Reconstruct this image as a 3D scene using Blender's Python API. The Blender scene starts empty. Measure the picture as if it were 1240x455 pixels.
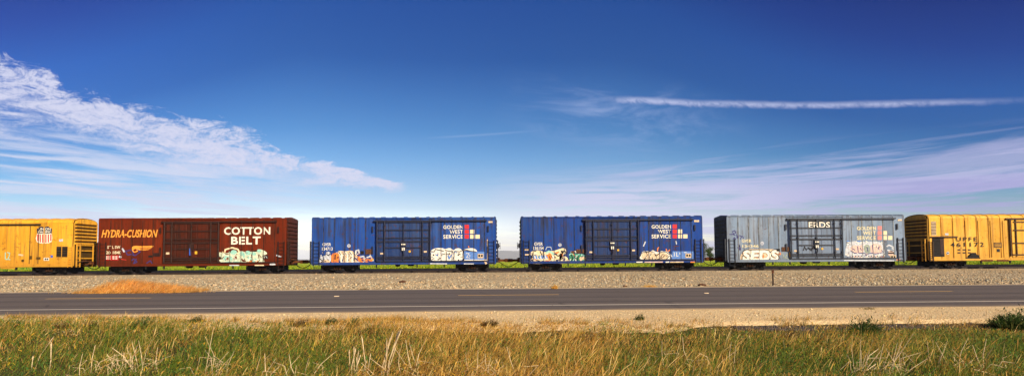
import bpy, bmesh, math, random
import numpy as np
from mathutils import Vector, Matrix

random.seed(7)
rng = np.random.default_rng(11)
R = math.radians
S = bpy.context.scene
COL = S.collection

# ------------------------------------------------------------------ camera
CAM_H, FPX, YAW, PITCH, ROLL, SHIFT = 1.15, 740.0, 1.6, 3.0, 0.385, 47.0
_a, _b, _c = R(YAW), R(PITCH), R(ROLL)
CF = Vector((math.sin(_a) * math.cos(_b), math.cos(_a) * math.cos(_b), math.sin(_b)))
_r0 = Vector((math.cos(_a), -math.sin(_a), 0))
_u0 = _r0.cross(CF)
CR = _r0 * math.cos(_c) - _u0 * math.sin(_c)
CU = _u0 * math.cos(_c) + _r0 * math.sin(_c)
cd = bpy.data.cameras.new('camera')
cd.sensor_fit = 'HORIZONTAL'
cd.sensor_width = 36
cd.lens = 36 * FPX / 1240
cd.shift_y = SHIFT / 1240
cd.clip_start = 0.1
cd.clip_end = 40000
cam = bpy.data.objects.new('camera', cd)
COL.objects.link(cam)
m3 = Matrix((CR, CU, -CF)).transposed()
cam.matrix_world = Matrix.Translation((0, 0, CAM_H)) @ m3.to_4x4()
S.camera = cam


def ray(px, py):
    return CF + CR * ((px - 620) / FPX) + CU * ((227.5 + SHIFT - py) / FPX)


def at_y(px, py, Y):
    d = ray(px, py)
    p = d * (Y / d.y)
    return Vector((p.x, p.y, p.z + CAM_H))


def at_z(px, py, Z=0.0):
    d = ray(px, py)
    p = d * ((Z - CAM_H) / d.z)
    return Vector((p.x, p.y, Z))


def azel(px, py):
    d = ray(px, py).normalized()
    return math.atan2(d.x, d.y), math.asin(d.z)


# ------------------------------------------------------------------ light
SUN_AZ, SUN_EL = 38.0, 30.0            # to the right of and behind the viewer
sd = bpy.data.lights.new('sun', 'SUN')
sd.energy = 5.0
sd.angle = R(0.53)
sd.color = (1.0, 0.85, 0.62)
sun = bpy.data.objects.new('sun', sd)
COL.objects.link(sun)
tosun = Vector((math.sin(R(SUN_AZ)) * math.cos(R(SUN_EL)), -math.cos(R(SUN_AZ)) * math.cos(R(SUN_EL)), math.sin(R(SUN_EL))))
sun.rotation_euler = tosun.to_track_quat('Z', 'Y').to_euler()
sun.location = (30, -30, 40)

S.view_settings.view_transform = 'Standard'
S.view_settings.look = 'None'
S.view_settings.exposure = 0.42
S.view_settings.gamma = 1.0
S.view_settings.use_curve_mapping = False


class NT:
    """small helper to write node trees as expressions"""
    def __init__(s, tree):
        s.t = tree

    def n(s, typ, ins=None, **kw):
        nd = s.t.nodes.new(typ)
        for k, v in kw.items():
            setattr(nd, k, v)
        if ins:
            for k, v in ins.items():
                s.put(nd.inputs[k], v)
        return nd

    def put(s, sock, v):
        if isinstance(v, bpy.types.NodeSocket):
            s.t.links.new(v, sock)
        else:
            sock.default_value = v

    def m(s, op, a, b=0.0, c=0.0, clamp=False):
        nd = s.t.nodes.new('ShaderNodeMath')
        nd.operation = op
        nd.use_clamp = clamp
        s.put(nd.inputs[0], a)
        s.put(nd.inputs[1], b)
        s.put(nd.inputs[2], c)
        return nd.outputs[0]

    def add(s, a, b): return s.m('ADD', a, b)
    def sub(s, a, b): return s.m('SUBTRACT', a, b)
    def mul(s, a, b): return s.m('MULTIPLY', a, b)

    def ramp(s, x, lo, hi, smooth=True, o0=0.0, o1=1.0):
        nd = s.t.nodes.new('ShaderNodeMapRange')
        nd.interpolation_type = 'SMOOTHSTEP' if smooth else 'LINEAR'
        for i, v in enumerate((x, lo, hi, o0, o1)):
            s.put(nd.inputs[i], v)
        return nd.outputs[0]

    def mix(s, f, a, b, typ='MIX'):
        nd = s.t.nodes.new('ShaderNodeMix')
        nd.data_type = 'RGBA'
        nd.blend_type = typ
        s.put(nd.inputs[0], f)
        for i, v in ((6, a), (7, b)):
            if isinstance(v, (tuple, list)) and len(v) == 3:
                v = (*v, 1)
            s.put(nd.inputs[i], v)
        return nd.outputs[2]

    def noise(s, vec, scale=1.0, detail=4.0, rough=0.55, dist=0.0):
        nd = s.n('ShaderNodeTexNoise', {'Scale': scale, 'Detail': detail, 'Roughness': rough, 'Distortion': dist})
        if vec is not None:
            s.put(nd.inputs['Vector'], vec)
        return nd.outputs[0]

    def scale(s, vec, sc, loc=(0, 0, 0), rot=(0, 0, 0)):
        nd = s.n('ShaderNodeMapping', {'Vector': vec, 'Scale': sc, 'Location': loc, 'Rotation': rot})
        return nd.outputs[0]

    def vec(s, x, y, z=0.0):
        nd = s.n('ShaderNodeCombineXYZ', {0: x, 1: y, 2: z})
        return nd.outputs[0]


# ------------------------------------------------------------------ sky
W = bpy.data.worlds.new('World')
S.world = W
W.use_nodes = True
W.node_tree.nodes.clear()
w = NT(W.node_tree)
sky = w.n('ShaderNodeTexSky', sky_type='NISHITA')
sky.sun_disc = False
sky.sun_elevation = R(SUN_EL)
sky.sun_rotation = R(180 - SUN_AZ)     # clockwise from +Y, seen from above
sky.altitude = 0
sky.air_density = 1.0
sky.dust_density = 0.6
sky.ozone_density = 2.0
tc = w.n('ShaderNodeTexCoord')
sx = w.n('ShaderNodeSeparateXYZ', {0: tc.outputs['Generated']})
az = w.m('ARCTAN2', sx.outputs[0], sx.outputs[1])
el = w.m('ARCSINE', sx.outputs[2])
D = 180 / math.pi
azd = w.mul(az, D)
eld = w.mul(el, D)
# deep polarised blue overhead, pale at horizon; sides deepened, left as painted lens falloff
side = w.ramp(w.m('ABSOLUTE', w.add(azd, 3.0)), 12, 52)
eff = w.mul(eld, w.add(1.0, w.mul(side, w.ramp(azd, -6, 6, True, 1.15, 1.05))))
SKY_TINT = [(-5, (1.85, 1.65, 1.66)), (3.0, (1.50, 1.38, 1.44)), (4.8, (0.86, 0.86, 1.00)), (6.99, (0.57, 0.70, 0.90)), (9.28, (0.365, 0.605, 0.86)),
            (11.93, (0.205, 0.475, 0.77)), (14.54, (0.130, 0.38, 0.71)), (18.19, (0.046, 0.255, 0.62)), (23.1, (0.034, 0.235, 0.65)), (29, (0.018, 0.140, 0.54)), (35, (0.010, 0.095, 0.45))]
cr = w.n('ShaderNodeValToRGB', {0: w.ramp(eff, -5, 35, False)})
els = cr.color_ramp.elements
while len(els) > 1:
    els.remove(els[-1])
for i, (e, c) in enumerate(SKY_TINT):
    x = els[0] if i == 0 else els.new((e + 5) / 40)
    x.position = (e + 5) / 40
    x.color = (*c, 1)
skycol = w.mix(1.0, sky.outputs[0], cr.outputs[0], 'MULTIPLY')

V2 = w.vec(azd, eld, 0.0)


def deg(px, py):
    a, e = azel(px, py)
    return a * D, e * D


def band(p0, p1):
    """along / across coordinates of a streak running p0 -> p1 (pixels of the photograph give its two directions)"""
    a0, e0 = deg(*p0)
    a1, e1 = deg(*p1)
    L = math.hypot(a1 - a0, e1 - e0)
    dx, dy = (a1 - a0) / L, (e1 - e0) / L
    da, de = w.sub(azd, a0), w.sub(eld, e0)
    s = w.add(w.mul(da, dx), w.mul(de, dy))
    t = w.sub(w.mul(de, dx), w.mul(da, dy))
    return s, t, L


front = w.ramp(sx.outputs[1], 0.0, 0.25)
WHITE = (5.3, 5.45, 7.0, 1)
PALE = (3.6, 4.6, 6.6, 1)
LAVENDER = (3.3, 3.1, 5.7, 1)
full = skycol


def layer(cov, col):
    global full
    full = w.mix(w.m('MULTIPLY', cov, front, clamp=True), full, col)


# veil of pale streaks low on the left
s, t, L = band((0, 215), (430, 248))
n1 = w.noise(w.vec(w.mul(s, 0.045), w.mul(t, 0.55), 1.7), 1.0, 6, 0.6, 0.6)
n2 = w.noise(w.vec(w.mul(s, 0.13), w.mul(t, 1.9), 5.2), 1.0, 6, 0.65, 0.6)
st = w.ramp(w.add(w.mul(n1, 0.5), w.mul(n2, 0.5)), 0.42, 0.57)
msk = w.mul(w.ramp(w.sub(L + 6, s), 0, 22), w.mul(w.ramp(t, 4.2, 1.2), w.ramp(s, -40, -12)))
layer(w.mul(w.mul(st, msk), 0.95), (4.9, 5.4, 7.0, 1))
# layered veil along the right horizon, pale in the middle, lavender to the right
s, t, L = band((640, 243), (1240, 218))
n1 = w.noise(w.vec(w.mul(s, 0.045), w.mul(t, 0.70), 12.7), 1.0, 6, 0.6, 0.5)
n2 = w.noise(w.vec(w.mul(s, 0.13), w.mul(t, 2.1), 15.2), 1.0, 7, 0.68, 0.7)
st = w.add(w.mul(n1, 0.5), w.mul(n2, 0.5))
msk = w.mul(w.ramp(t, 3.6, -0.4), w.ramp(s, -9, 8))
veil = w.mix(w.ramp(s, 12, 34), (5.2, 5.2, 7.0, 1), (3.4, 3.2, 5.9, 1))
layer(w.mul(w.mul(w.ramp(st, 0.41, 0.56), msk), 0.90), veil)
n3 = w.noise(w.vec(w.mul(s, 0.06), w.mul(w.add(t, w.mul(s, -0.05)), 1.3), 31.2), 1.0, 7, 0.66, 0.8)
msk = w.mul(w.ramp(w.m('ABSOLUTE', w.sub(t, 1.6)), 3.2, 0.4), w.ramp(s, 0, 16))
layer(w.mul(w.mul(w.ramp(n3, 0.47, 0.64), msk), 0.62), (4.3, 4.3, 6.6, 1))
# streaks rising to the right
s, t, L = band((985, 212), (1240, 176))
n1 = w.noise(w.vec(w.mul(s, 0.07), w.mul(t, 0.6), 7.7), 1.0, 6, 0.6, 0.6)
n2 = w.noise(w.vec(w.mul(s, 0.22), w.mul(t, 1.8), 8.2), 1.0, 6, 0.65, 0.5)
st = w.add(w.mul(n1, 0.55), w.mul(n2, 0.45))
body = w.sub(1.0, w.m('DIVIDE', w.m('ABSOLUTE', w.add(t, 0.5)), w.ramp(s, 0, 16, False, 0.6, 1.9)))
cov = w.mul(w.ramp(w.add(body, w.mul(w.sub(st, 0.5), 2.6)), 0.0, 0.9), w.ramp(s, -1, 9))
layer(w.mul(cov, 0.62), (3.9, 3.9, 6.1, 1))
s, t, L = band((790, 231), (900, 226))
cov = w.mul(w.ramp(w.add(w.sub(1.0, w.m('DIVIDE', w.m('ABSOLUTE', t), 0.45)), w.mul(w.sub(n2, 0.5), 3.0)), 0.0, 1.0), w.mul(w.ramp(s, 0, 3), w.ramp(w.sub(L, s), 0, 3)))
layer(w.mul(cov, 0.5), (4.6, 4.8, 6.8, 1))
# trailing veil under the long cirrus bank
s, t, L = band((-20, 114), (494, 229))
nv = w.noise(w.vec(w.mul(s, 0.10), w.mul(w.add(t, w.mul(s, -0.12)), 0.95), 21.1), 1.0, 6, 0.62, 0.7)
cov = w.mul(w.ramp(nv, 0.40, 0.68), w.mul(w.ramp(t, 0.4, -1.4), w.mul(w.ramp(t, -6.5, -2.2), w.mul(w.ramp(s, -30, -8), w.ramp(w.sub(L - 6, s), 0, 14)))))
layer(w.mul(cov, 0.80), (4.6, 5.1, 6.9, 1))
# the long cirrus bank descending to the right: lumpy crisp upper edge, feathered inside
nb = w.noise(w.scale(V2, (0.20, 0.42, 1), (4.1, 2.7, 3.1), (0, 0, 0.12)), 1.0, 3, 0.5, 0.3)
nf = w.noise(w.scale(V2, (0.40, 1.05, 1), (1.1, 7.3, 9.7), (0, 0, 0.34)), 1.0, 8, 0.68, 1.1)
nr_ = w.noise(w.scale(V2, (1.9, 2.6, 1), (5.1, 2.3, 1.7), (0, 0, -0.5)), 1.0, 6, 0.7, 1.4)
hw = w.add(w.ramp(s, -2, L, False, 2.7, 0.5), w.mul(w.ramp(w.m('ABSOLUTE', w.sub(s, 15.5)), 8, 0), 0.9))
tt = w.add(t, w.mul(w.sub(nb, 0.5), w.ramp(s, 0, L, False, 4.6, 1.6)))
rel = w.m('DIVIDE', tt, hw)
body = w.sub(1.0, w.m('ABSOLUTE', rel))
hard = w.ramp(rel, -0.6, 0.7, True, 1.5, 0.75)             # crisper above, soft below
grain = w.add(w.mul(w.sub(nf, 0.5), 3.1), w.mul(w.sub(nr_, 0.5), 0.9))
cov = w.ramp(w.add(w.mul(body, 1.15), grain), -0.05, hard)
cov = w.mul(cov, w.mul(w.ramp(w.sub(L + 0.2, s), 0, 1.6), w.ramp(s, -34, -12)))
cov = w.mul(cov, w.ramp(w.add(w.mul(nf, 0.6), w.mul(nr_, 0.4)), 0.36, 0.60, True, 0.55, 0.97))
layer(cov, WHITE)
# contrail
s, t, L = band((726, 119.0), (1242, 121))
nc = w.noise(w.vec(w.mul(s, 1.1), w.add(w.mul(t, 1.6), w.mul(s, 0.5)), 2.2), 1.0, 5, 0.65, 0.5)
nl = w.noise(w.vec(w.mul(s, 0.14), 0.0, 4.4), 1.0, 2, 0.5)
tt = w.m('ABSOLUTE', w.add(w.add(t, w.mul(w.sub(nc, 0.5), 0.30)), w.mul(w.sub(nl, 0.5), 0.35)))
wid = w.ramp(s, 0, L, False, 0.22, 0.13)
cont = w.mul(w.ramp(w.sub(wid, tt), -0.24, 0.20), w.mul(w.ramp(s, -0.2, 3.5), w.ramp(w.sub(L + 3, s), 0, 12)))
layer(w.mul(cont, w.ramp(nc, 0.25, 0.65, True, 0.25, 0.72)), (4.5, 4.8, 6.9, 1))
s, t, L = band((500, 168), (665, 157))
cont = w.mul(w.ramp(w.m('ABSOLUTE', t), 0.16, 0.0), w.mul(w.ramp(s, 0, 5), w.ramp(w.sub(L, s), 0, 5)))
layer(w.mul(cont, 0.20), PALE)
# faint wisps in the middle
nw = w.noise(w.scale(V2, (0.10, 0.30, 1), (3.3, 1.2, 6), (0, 0, -0.35)), 1.0, 7, 0.66, 1.0)
s, t, L = band((640, 125), (900, 160))
msk = w.mul(w.ramp(w.m('ABSOLUTE', w.sub(s, 9)), 13, 2), w.ramp(w.m('ABSOLUTE', t), 4.0, 0.5))
layer(w.mul(w.mul(w.ramp(nw, 0.42, 0.74), msk), 0.45), (3.4, 4.2, 6.6, 1))
# thin cirrus over the rest of the sky
plane = w.vec(w.m('DIVIDE', sx.outputs[0], w.m('MAXIMUM', sx.outputs[2], 0.05)),
              w.m('DIVIDE', sx.outputs[1], w.m('MAXIMUM', sx.outputs[2], 0.05)), 0.0)
nr = w.noise(w.scale(plane, (0.35, 0.9, 1), rot=(0, 0, 0.4)), 1.0, 6, 0.6, 0.8)
full = w.mix(w.mul(w.mul(w.ramp(nr, 0.5, 0.8), w.ramp(sx.outputs[2], 0.03, 0.2)), w.mul(w.sub(1.0, front), 0.4)), full, PALE)
bg = w.n('ShaderNodeBackground', {'Color': full, 'Strength': 0.096})
wo = w.n('ShaderNodeOutputWorld', {0: bg.outputs[0]})


# ------------------------------------------------------------------ helpers
def tag(o, label=None, cat=None, group=None, kind=None):
    if label: o['label'] = label
    if cat: o['category'] = cat
    if group: o['group'] = group
    if kind: o['kind'] = kind
    return o


def link(name, me, mats, parent=None):
    o = bpy.data.objects.new(name, me)
    COL.objects.link(o)
    if mats is not None:
        if not isinstance(mats, (list, tuple)):
            mats = [mats]
        if len(me.materials) == 0:
            for mt in mats:
                me.materials.append(mt)
    if parent is not None:
        o.parent = parent
    return o


def empty(name, loc, rz=0.0):
    o = bpy.data.objects.new(name, None)
    COL.objects.link(o)
    o.location = loc
    o.rotation_euler.z = rz
    o.empty_display_size = 0.3
    return o


class MB:
    def __init__(s):
        s.v, s.f, s.mi, s.mats = [], [], [], []

    def _m(s, mat):
        if mat is None:
            return 0
        if mat not in s.mats:
            s.mats.append(mat)
        return s.mats.index(mat)

    def face(s, pts, mat=None):
        b = len(s.v)
        s.v += [tuple(p) for p in pts]
        s.f.append(tuple(range(b, b + len(pts))))
        s.mi.append(s._m(mat))

    def box(s, x0, x1, y0, y1, z0, z1, mat=None):
        b = len(s.v)
        s.v += [(x, y, z) for z in (z0, z1) for y in (y0, y1) for x in (x0, x1)]
        for q in ((0, 2, 3, 1), (4, 5, 7, 6), (0, 1, 5, 4), (2, 6, 7, 3), (0, 4, 6, 2), (1, 3, 7, 5)):
            s.f.append(tuple(b + i for i in q))
            s.mi.append(s._m(mat))
        return s

    def prism(s, pts, axis, a0, a1, mat=None):
        """closed outline (2D) pushed along an axis"""
        n = len(pts)
        b = len(s.v)
        for a in (a0, a1):
            for p, q in pts:
                s.v.append((a, p, q) if axis == 'x' else (p, a, q) if axis == 'y' else (p, q, a))
        s.f.append(tuple(b + i for i in range(n)))
        s.f.append(tuple(b + n + i for i in reversed(range(n))))
        for i in range(n):
            j = (i + 1) % n
            s.f.append((b + j, b + i, b + n + i, b + n + j))
        s.mi += [s._m(mat)] * (n + 2)
        return s

    def tube(s, pts, r, n=6, mat=None):
        pts = [Vector(p) for p in pts]
        rs = r if isinstance(r, (list, tuple)) else [r] * len(pts)
        b = len(s.v)
        for i, p in enumerate(pts):
            d = (pts[min(i + 1, len(pts) - 1)] - pts[max(i - 1, 0)]).normalized()
            a = d.cross(Vector((0, 0, 1)) if abs(d.z) < 0.9 else Vector((1, 0, 0))).normalized()
            c = d.cross(a)
            for k in range(n):
                t = 2 * math.pi * k / n
                s.v.append(tuple(p + (a * math.cos(t) + c * math.sin(t)) * rs[i]))
        for i in range(len(pts) - 1):
            for k in range(n):
                k2 = (k + 1) % n
                s.f.append((b + i * n + k, b + i * n + k2, b + (i + 1) * n + k2, b + (i + 1) * n + k))
                s.mi.append(s._m(mat))
        s.f.append(tuple(b + k for k in reversed(range(n))))
        s.f.append(tuple(b + (len(pts) - 1) * n + k for k in range(n)))
        s.mi += [s._m(mat)] * 2
        return s

    def lathe_y(s, prof, cx, cz, n=18, mat=None):
        """profile (radius, y) turned about an axis along y"""
        b = len(s.v)
        for r_, y in prof:
            for k in range(n):
                t = 2 * math.pi * k / n
                s.v.append((cx + r_ * math.cos(t), y, cz + r_ * math.sin(t)))
        for i in range(len(prof) - 1):
            for k in range(n):
                k2 = (k + 1) % n
                s.f.append((b + i * n + k, b + i * n + k2, b + (i + 1) * n + k2, b + (i + 1) * n + k))
                s.mi.append(s._m(mat))
        s.f.append(tuple(b + k for k in range(n)))
        s.f.append(tuple(b + (len(prof) - 1) * n + k for k in reversed(range(n))))
        s.mi += [s._m(mat)] * 2
        return s

    def mesh(s, name):
        me = bpy.data.meshes.new(name)
        me.from_pydata(s.v, [], s.f)
        for mt in s.mats:
            me.materials.append(mt)
        if len(s.mats) > 1:
            me.polygons.foreach_set('material_index', s.mi)
        bm = bmesh.new()
        bm.from_mesh(me)
        bmesh.ops.recalc_face_normals(bm, faces=bm.faces)
        bm.to_mesh(me)
        bm.free()
        me.update()
        return me

    def build(s, name, mat=None, parent=None):
        return link(name, s.mesh(name), mat, parent)


def np_mesh(name, verts, tris_or_quads, color=None):
    """verts (n,3); list of index arrays, each (k,3) or (k,4)"""
    me = bpy.data.meshes.new(name)
    loops = np.concatenate([f.reshape(-1) for f in tris_or_quads]).astype(np.int32)
    tot = np.concatenate([np.full(len(f), f.shape[1]) for f in tris_or_quads]).astype(np.int32)
    start = np.concatenate([[0], np.cumsum(tot)[:-1]]).astype(np.int32)
    me.vertices.add(len(verts))
    me.vertices.foreach_set('co', np.ascontiguousarray(verts, dtype=np.float32).reshape(-1))
    me.loops.add(len(loops))
    me.loops.foreach_set('vertex_index', loops)
    me.polygons.add(len(tot))
    me.polygons.foreach_set('loop_start', start)
    me.polygons.foreach_set('loop_total', tot)
    if color is not None:
        at = me.color_attributes.new('tone', 'FLOAT_COLOR', 'POINT')
        c4 = np.ones((len(verts), 4), np.float32)
        c4[:, :3] = color
        at.data.foreach_set('color', c4.reshape(-1))
    me.update(calc_edges=True)
    return me


class VNoise:
    def __init__(s, seed):
        s.g = np.random.default_rng(seed).random((64, 64))

    def __call__(s, x, y, sc=1.0):
        x = np.asarray(x) * sc + 1000.0
        y = np.asarray(y) * sc + 1000.0
        xi, yi = np.floor(x).astype(int), np.floor(y).astype(int)
        fx, fy = x - xi, y - yi
        fx, fy = fx * fx * (3 - 2 * fx), fy * fy * (3 - 2 * fy)
        g = s.g
        a, b = g[xi % 64, yi % 64], g[(xi + 1) % 64, yi % 64]
        c, d = g[xi % 64, (yi + 1) % 64], g[(xi + 1) % 64, (yi + 1) % 64]
        return (a * (1 - fx) + b * fx) * (1 - fy) + (c * (1 - fx) + d * fx) * fy


VN = [VNoise(k) for k in range(6)]


def fbm(k, x, y, sc):
    return 0.55 * VN[k](x, y, sc) + 0.3 * VN[(k + 1) % 6](x, y, sc * 2.3) + 0.15 * VN[(k + 2) % 6](x, y, sc * 5.1)


# ------------------------------------------------------------------ materials
def new_mat(name):
    mt = bpy.data.materials.new(name)
    mt.use_nodes = True
    mt.node_tree.nodes.clear()
    return mt, NT(mt.node_tree)


def finish(n, color, rough=0.7, bump=None, spec=0.3, metal=0.0, bump_d=0.02):
    p = n.n('ShaderNodeBsdfPrincipled', {'Base Color': color, 'Roughness': rough, 'Metallic': metal, 'Specular IOR Level': spec})
    if bump is not None:
        b = n.n('ShaderNodeBump', {'Height': bump, 'Distance': bump_d, 'Strength': 1.0})
        n.put(p.inputs['Normal'], b.outputs[0])
    n.n('ShaderNodeOutputMaterial', {0: p.outputs[0]})


def plain(name, c, rough=0.6, var=0.25, spec=0.3, sc=6.0, metal=0.0):
    mt, n = new_mat(name)
    g = n.n('ShaderNodeNewGeometry')
    f = n.noise(g.outputs['Position'], sc, 4, 0.6)
    col = n.mix(n.ramp(f, 0.3, 0.7), tuple(x * (1 - var) for x in c), tuple(min(1, x * (1 + var)) for x in c))
    finish(n, col, rough, None, spec, metal)
    return mt


def paint(name, c, rust=0.25, streak=0.5, dirt=(0.05, 0.035, 0.025), fade=None, rough=0.5, seed=0.0, rustcol=(0.10, 0.035, 0.012)):
    """weathered railcar paint: each panel slightly different, run-down streaks, chalky fading, rust specks"""
    mt, n = new_mat(name)
    g = n.n('ShaderNodeNewGeometry')
    oi = n.n('ShaderNodeObjectInfo')
    P = n.scale(g.outputs['Position'], (1, 1, 1), (seed, seed * 0.7, seed * 0.3))
    rnd = n.ramp(oi.outputs['Random'], 0, 1, False, 0.74, 1.16)
    base = n.mix(1.0, c, n.vec(rnd, rnd, rnd), 'MULTIPLY')
    if fade:
        ff = n.noise(n.scale(P, (0.5, 0.5, 0.35)), 1.0, 5, 0.6)
        fs = n.noise(n.scale(P, (3.0, 3.0, 0.12)), 1.0, 4, 0.6)
        base = n.mix(n.mul(n.ramp(n.add(n.mul(ff, 0.5), n.mul(fs, 0.5)), 0.42, 0.68), 0.55), base, fade)
    sn = n.noise(n.scale(P, (4.5, 4.5, 0.22)), 1.0, 5, 0.62)
    sm = n.noise(n.scale(P, (0.7, 0.7, 0.5)), 1.0, 3, 0.5)
    k = n.mul(n.mul(n.ramp(sn, 0.43, 0.66), n.ramp(sm, 0.28, 0.58)), streak)
    base = n.mix(k, base, dirt)
    zz = n.n('ShaderNodeSeparateXYZ', {0: g.outputs['Position']}).outputs[2]
    spl = n.mul(n.ramp(n.add(zz, n.mul(n.sub(sn, 0.5), 2.4)), 2.0, 0.6), 0.62)
    base = n.mix(spl, base, tuple(0.5 * x + 0.5 * y for x, y in zip(c, dirt)))
    rn = n.noise(P, 3.2, 6, 0.7, 0.4)
    drip = n.noise(n.scale(P, (7.0, 7.0, 0.5)), 1.0, 5, 0.65)
    rk = n.m('MAXIMUM', n.mul(n.ramp(rn, 0.57, 0.66), rust), n.mul(n.mul(n.ramp(drip, 0.60, 0.72), n.ramp(sm, 0.40, 0.62)), rust * 1.2))
    base = n.mix(rk, base, rustcol)
    fine = n.noise(P, 26, 3, 0.6)
    base = n.mix(n.mul(n.ramp(fine, 0.45, 0.8), 0.3), base, tuple(x * 0.55 for x in c))
    bump = n.add(n.mul(n.noise(n.scale(P, (0.9, 0.9, 0.7)), 1.0, 2, 0.5), 1.0), n.mul(fine, 0.08))
    finish(n, base, n.ramp(rn, 0.3, 0.7, False, rough - 0.08, rough + 0.25), bump, 0.12, 0.0, 0.03)
    return mt


M = {}
M['blue'] = paint('blue_paint', (0.012, 0.066, 0.320), 0.8, 0.9, dirt=(0.035, 0.035, 0.045), fade=(0.060, 0.130, 0.34), seed=1.0)
M['blue2'] = paint('blue_paint_second', (0.009, 0.050, 0.265), 0.6, 0.9, dirt=(0.032, 0.032, 0.042), fade=(0.035, 0.095, 0.28), seed=7.3)
M['blue_door'] = paint('blue_door_paint', (0.014, 0.040, 0.150), 0.8, 0.85, dirt=(0.035, 0.032, 0.035), fade=(0.05, 0.09, 0.21), seed=3.0)
M['brown'] = paint('oxide_red_paint', (0.145, 0.019, 0.005), 0.5, 0.75, dirt=(0.045, 0.014, 0.006), fade=(0.20, 0.029, 0.008), seed=11.0, rustcol=(0.06, 0.02, 0.01))
M['brown_door'] = paint('oxide_red_door_paint', (0.075, 0.014, 0.006), 0.6, 0.9, dirt=(0.025, 0.012, 0.008), seed=13.0, rustcol=(0.05, 0.018, 0.008))
M['grey'] = paint('pale_blue_grey_paint', (0.195, 0.270, 0.385), 0.5, 0.65, dirt=(0.09, 0.075, 0.065), fade=(0.36, 0.42, 0.50), seed=17.0)
M['grey_door'] = paint('pale_blue_grey_door_paint', (0.185, 0.245, 0.345), 0.5, 0.6, dirt=(0.07, 0.06, 0.06), seed=19.0)
M['yellow'] = paint('reefer_yellow_paint', (0.74, 0.360, 0.026), 0.6, 0.7, dirt=(0.26, 0.12, 0.03), fade=(0.84, 0.47, 0.06), seed=23.0, rustcol=(0.20, 0.07, 0.02))
M['yellow_light'] = paint('faded_yellow_paint', (0.76, 0.400, 0.050), 0.55, 0.65, dirt=(0.28, 0.14, 0.04), fade=(0.86, 0.54, 0.13), seed=29.0, rustcol=(0.20, 0.07, 0.02))
M['grime'] = plain('black_grime', (0.010, 0.009, 0.009), 0.8, 0.4)
M['running_gear'] = plain('shaded_running_gear', (0.009, 0.008, 0.008), 0.75, 0.5)  # near-black colour holds the shade the trucks stand in
M['bar_blue'] = plain('dark_blue_bar', (0.014, 0.018, 0.042), 0.6, 0.4)  # bar tones: greasy paint with the bars' own shadows painted in
M['bar_brown'] = plain('dark_brown_bar', (0.030, 0.010, 0.006), 0.6, 0.4)
M['bar_grey'] = plain('dark_slate_bar', (0.030, 0.035, 0.048), 0.6, 0.4)
M['bar_yellow'] = plain('dark_ochre_bar', (0.060, 0.030, 0.012), 0.6, 0.4)
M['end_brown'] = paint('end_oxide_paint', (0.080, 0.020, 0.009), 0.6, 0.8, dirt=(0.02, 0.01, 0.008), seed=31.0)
M['end_blue_shaded'] = paint('end_blue_shaded_paint', (0.020, 0.040, 0.12), 0.6, 0.8, seed=33.0)  # blue and grey end paints darkened to put in the ends' shade
M['end_grey_shaded'] = paint('end_grey_shaded_paint', (0.06, 0.07, 0.085), 0.5, 0.8, seed=35.0)
M['end_yellow_shaded'] = paint('end_yellow_shaded_paint', (0.10, 0.055, 0.012), 0.5, 0.8, dirt=(0.03, 0.02, 0.01), seed=37.0)  # plate kept dark: the shadow between the yellow ribs is painted in
M['spring'] = plain('rusty_spring', (0.045, 0.020, 0.010), 0.85, 0.5, 0.15, 9)
M['seam_blue'] = plain('stained_blue_post', (0.040, 0.050, 0.095), 0.7, 0.5, 0.2, 3)
M['seam_brown'] = plain('stained_brown_post', (0.070, 0.020, 0.010), 0.7, 0.5, 0.2, 3)
M['seam_grey'] = plain('stained_grey_post', (0.22, 0.23, 0.23), 0.7, 0.4, 0.2, 3)
M['rusty'] = plain('rust', (0.110, 0.038, 0.014), 0.85, 0.5, 0.15, 9)
M['rail'] = plain('rail_steel', (0.055, 0.034, 0.024), 0.6, 0.4, 0.4, 9)
M['sleeper'] = plain('creosoted_timber', (0.030, 0.022, 0.017), 0.9, 0.4)
M['white'] = plain('white_stencil', (0.74, 0.72, 0.62), 0.6, 0.12, sc=14)
M['cream'] = plain('cream_lettering', (0.78, 0.70, 0.47), 0.6, 0.15, sc=14)
M['offwhite'] = plain('offwhite_lettering', (0.80, 0.76, 0.62), 0.6, 0.12, sc=14)
M['faded_cream'] = plain('faded_cream_lettering', (0.76, 0.66, 0.36), 0.6, 0.15, sc=14)
M['orange_letter'] = plain('orange_lettering', (0.85, 0.33, 0.045), 0.6, 0.25, sc=10)
M['red_sq'] = plain('red_square_paint', (0.62, 0.025, 0.028), 0.6, 0.12)
M['pink_sq'] = plain('faded_red_paint', (0.66, 0.22, 0.20), 0.6, 0.12)
M['sq'] = plain('cream_square_paint', (0.78, 0.66, 0.42), 0.6, 0.1)
M['black_letter'] = plain('black_lettering', (0.012, 0.011, 0.012), 0.6, 0.3)
M['navy'] = plain('navy_emblem_paint', (0.012, 0.016, 0.045), 0.6, 0.3)
M['red'] = plain('red_emblem_paint', (0.52, 0.035, 0.022), 0.6, 0.2)
M['placard_red'] = plain('red_placard_paint', (0.42, 0.014, 0.016), 0.6, 0.2)
M['g_white'] = plain('graffiti_white', (0.80, 0.76, 0.66), 0.6, 0.15, sc=8)
M['g_tan'] = plain('graffiti_tan', (0.66, 0.50, 0.32), 0.6, 0.25, sc=8)
M['g_cream'] = plain('graffiti_cream', (0.76, 0.64, 0.40), 0.6, 0.2, sc=8)
M['g_mintcream'] = plain('graffiti_mint_cream', (0.60, 0.68, 0.50), 0.6, 0.25, sc=5)
M['g_mint'] = plain('graffiti_mint', (0.30, 0.60, 0.50), 0.6, 0.2, sc=8)
M['g_orange'] = plain('graffiti_orange', (0.72, 0.21, 0.035), 0.6, 0.2, sc=8)
M['g_black'] = plain('graffiti_black', (0.012, 0.012, 0.016), 0.6, 0.2)
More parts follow.
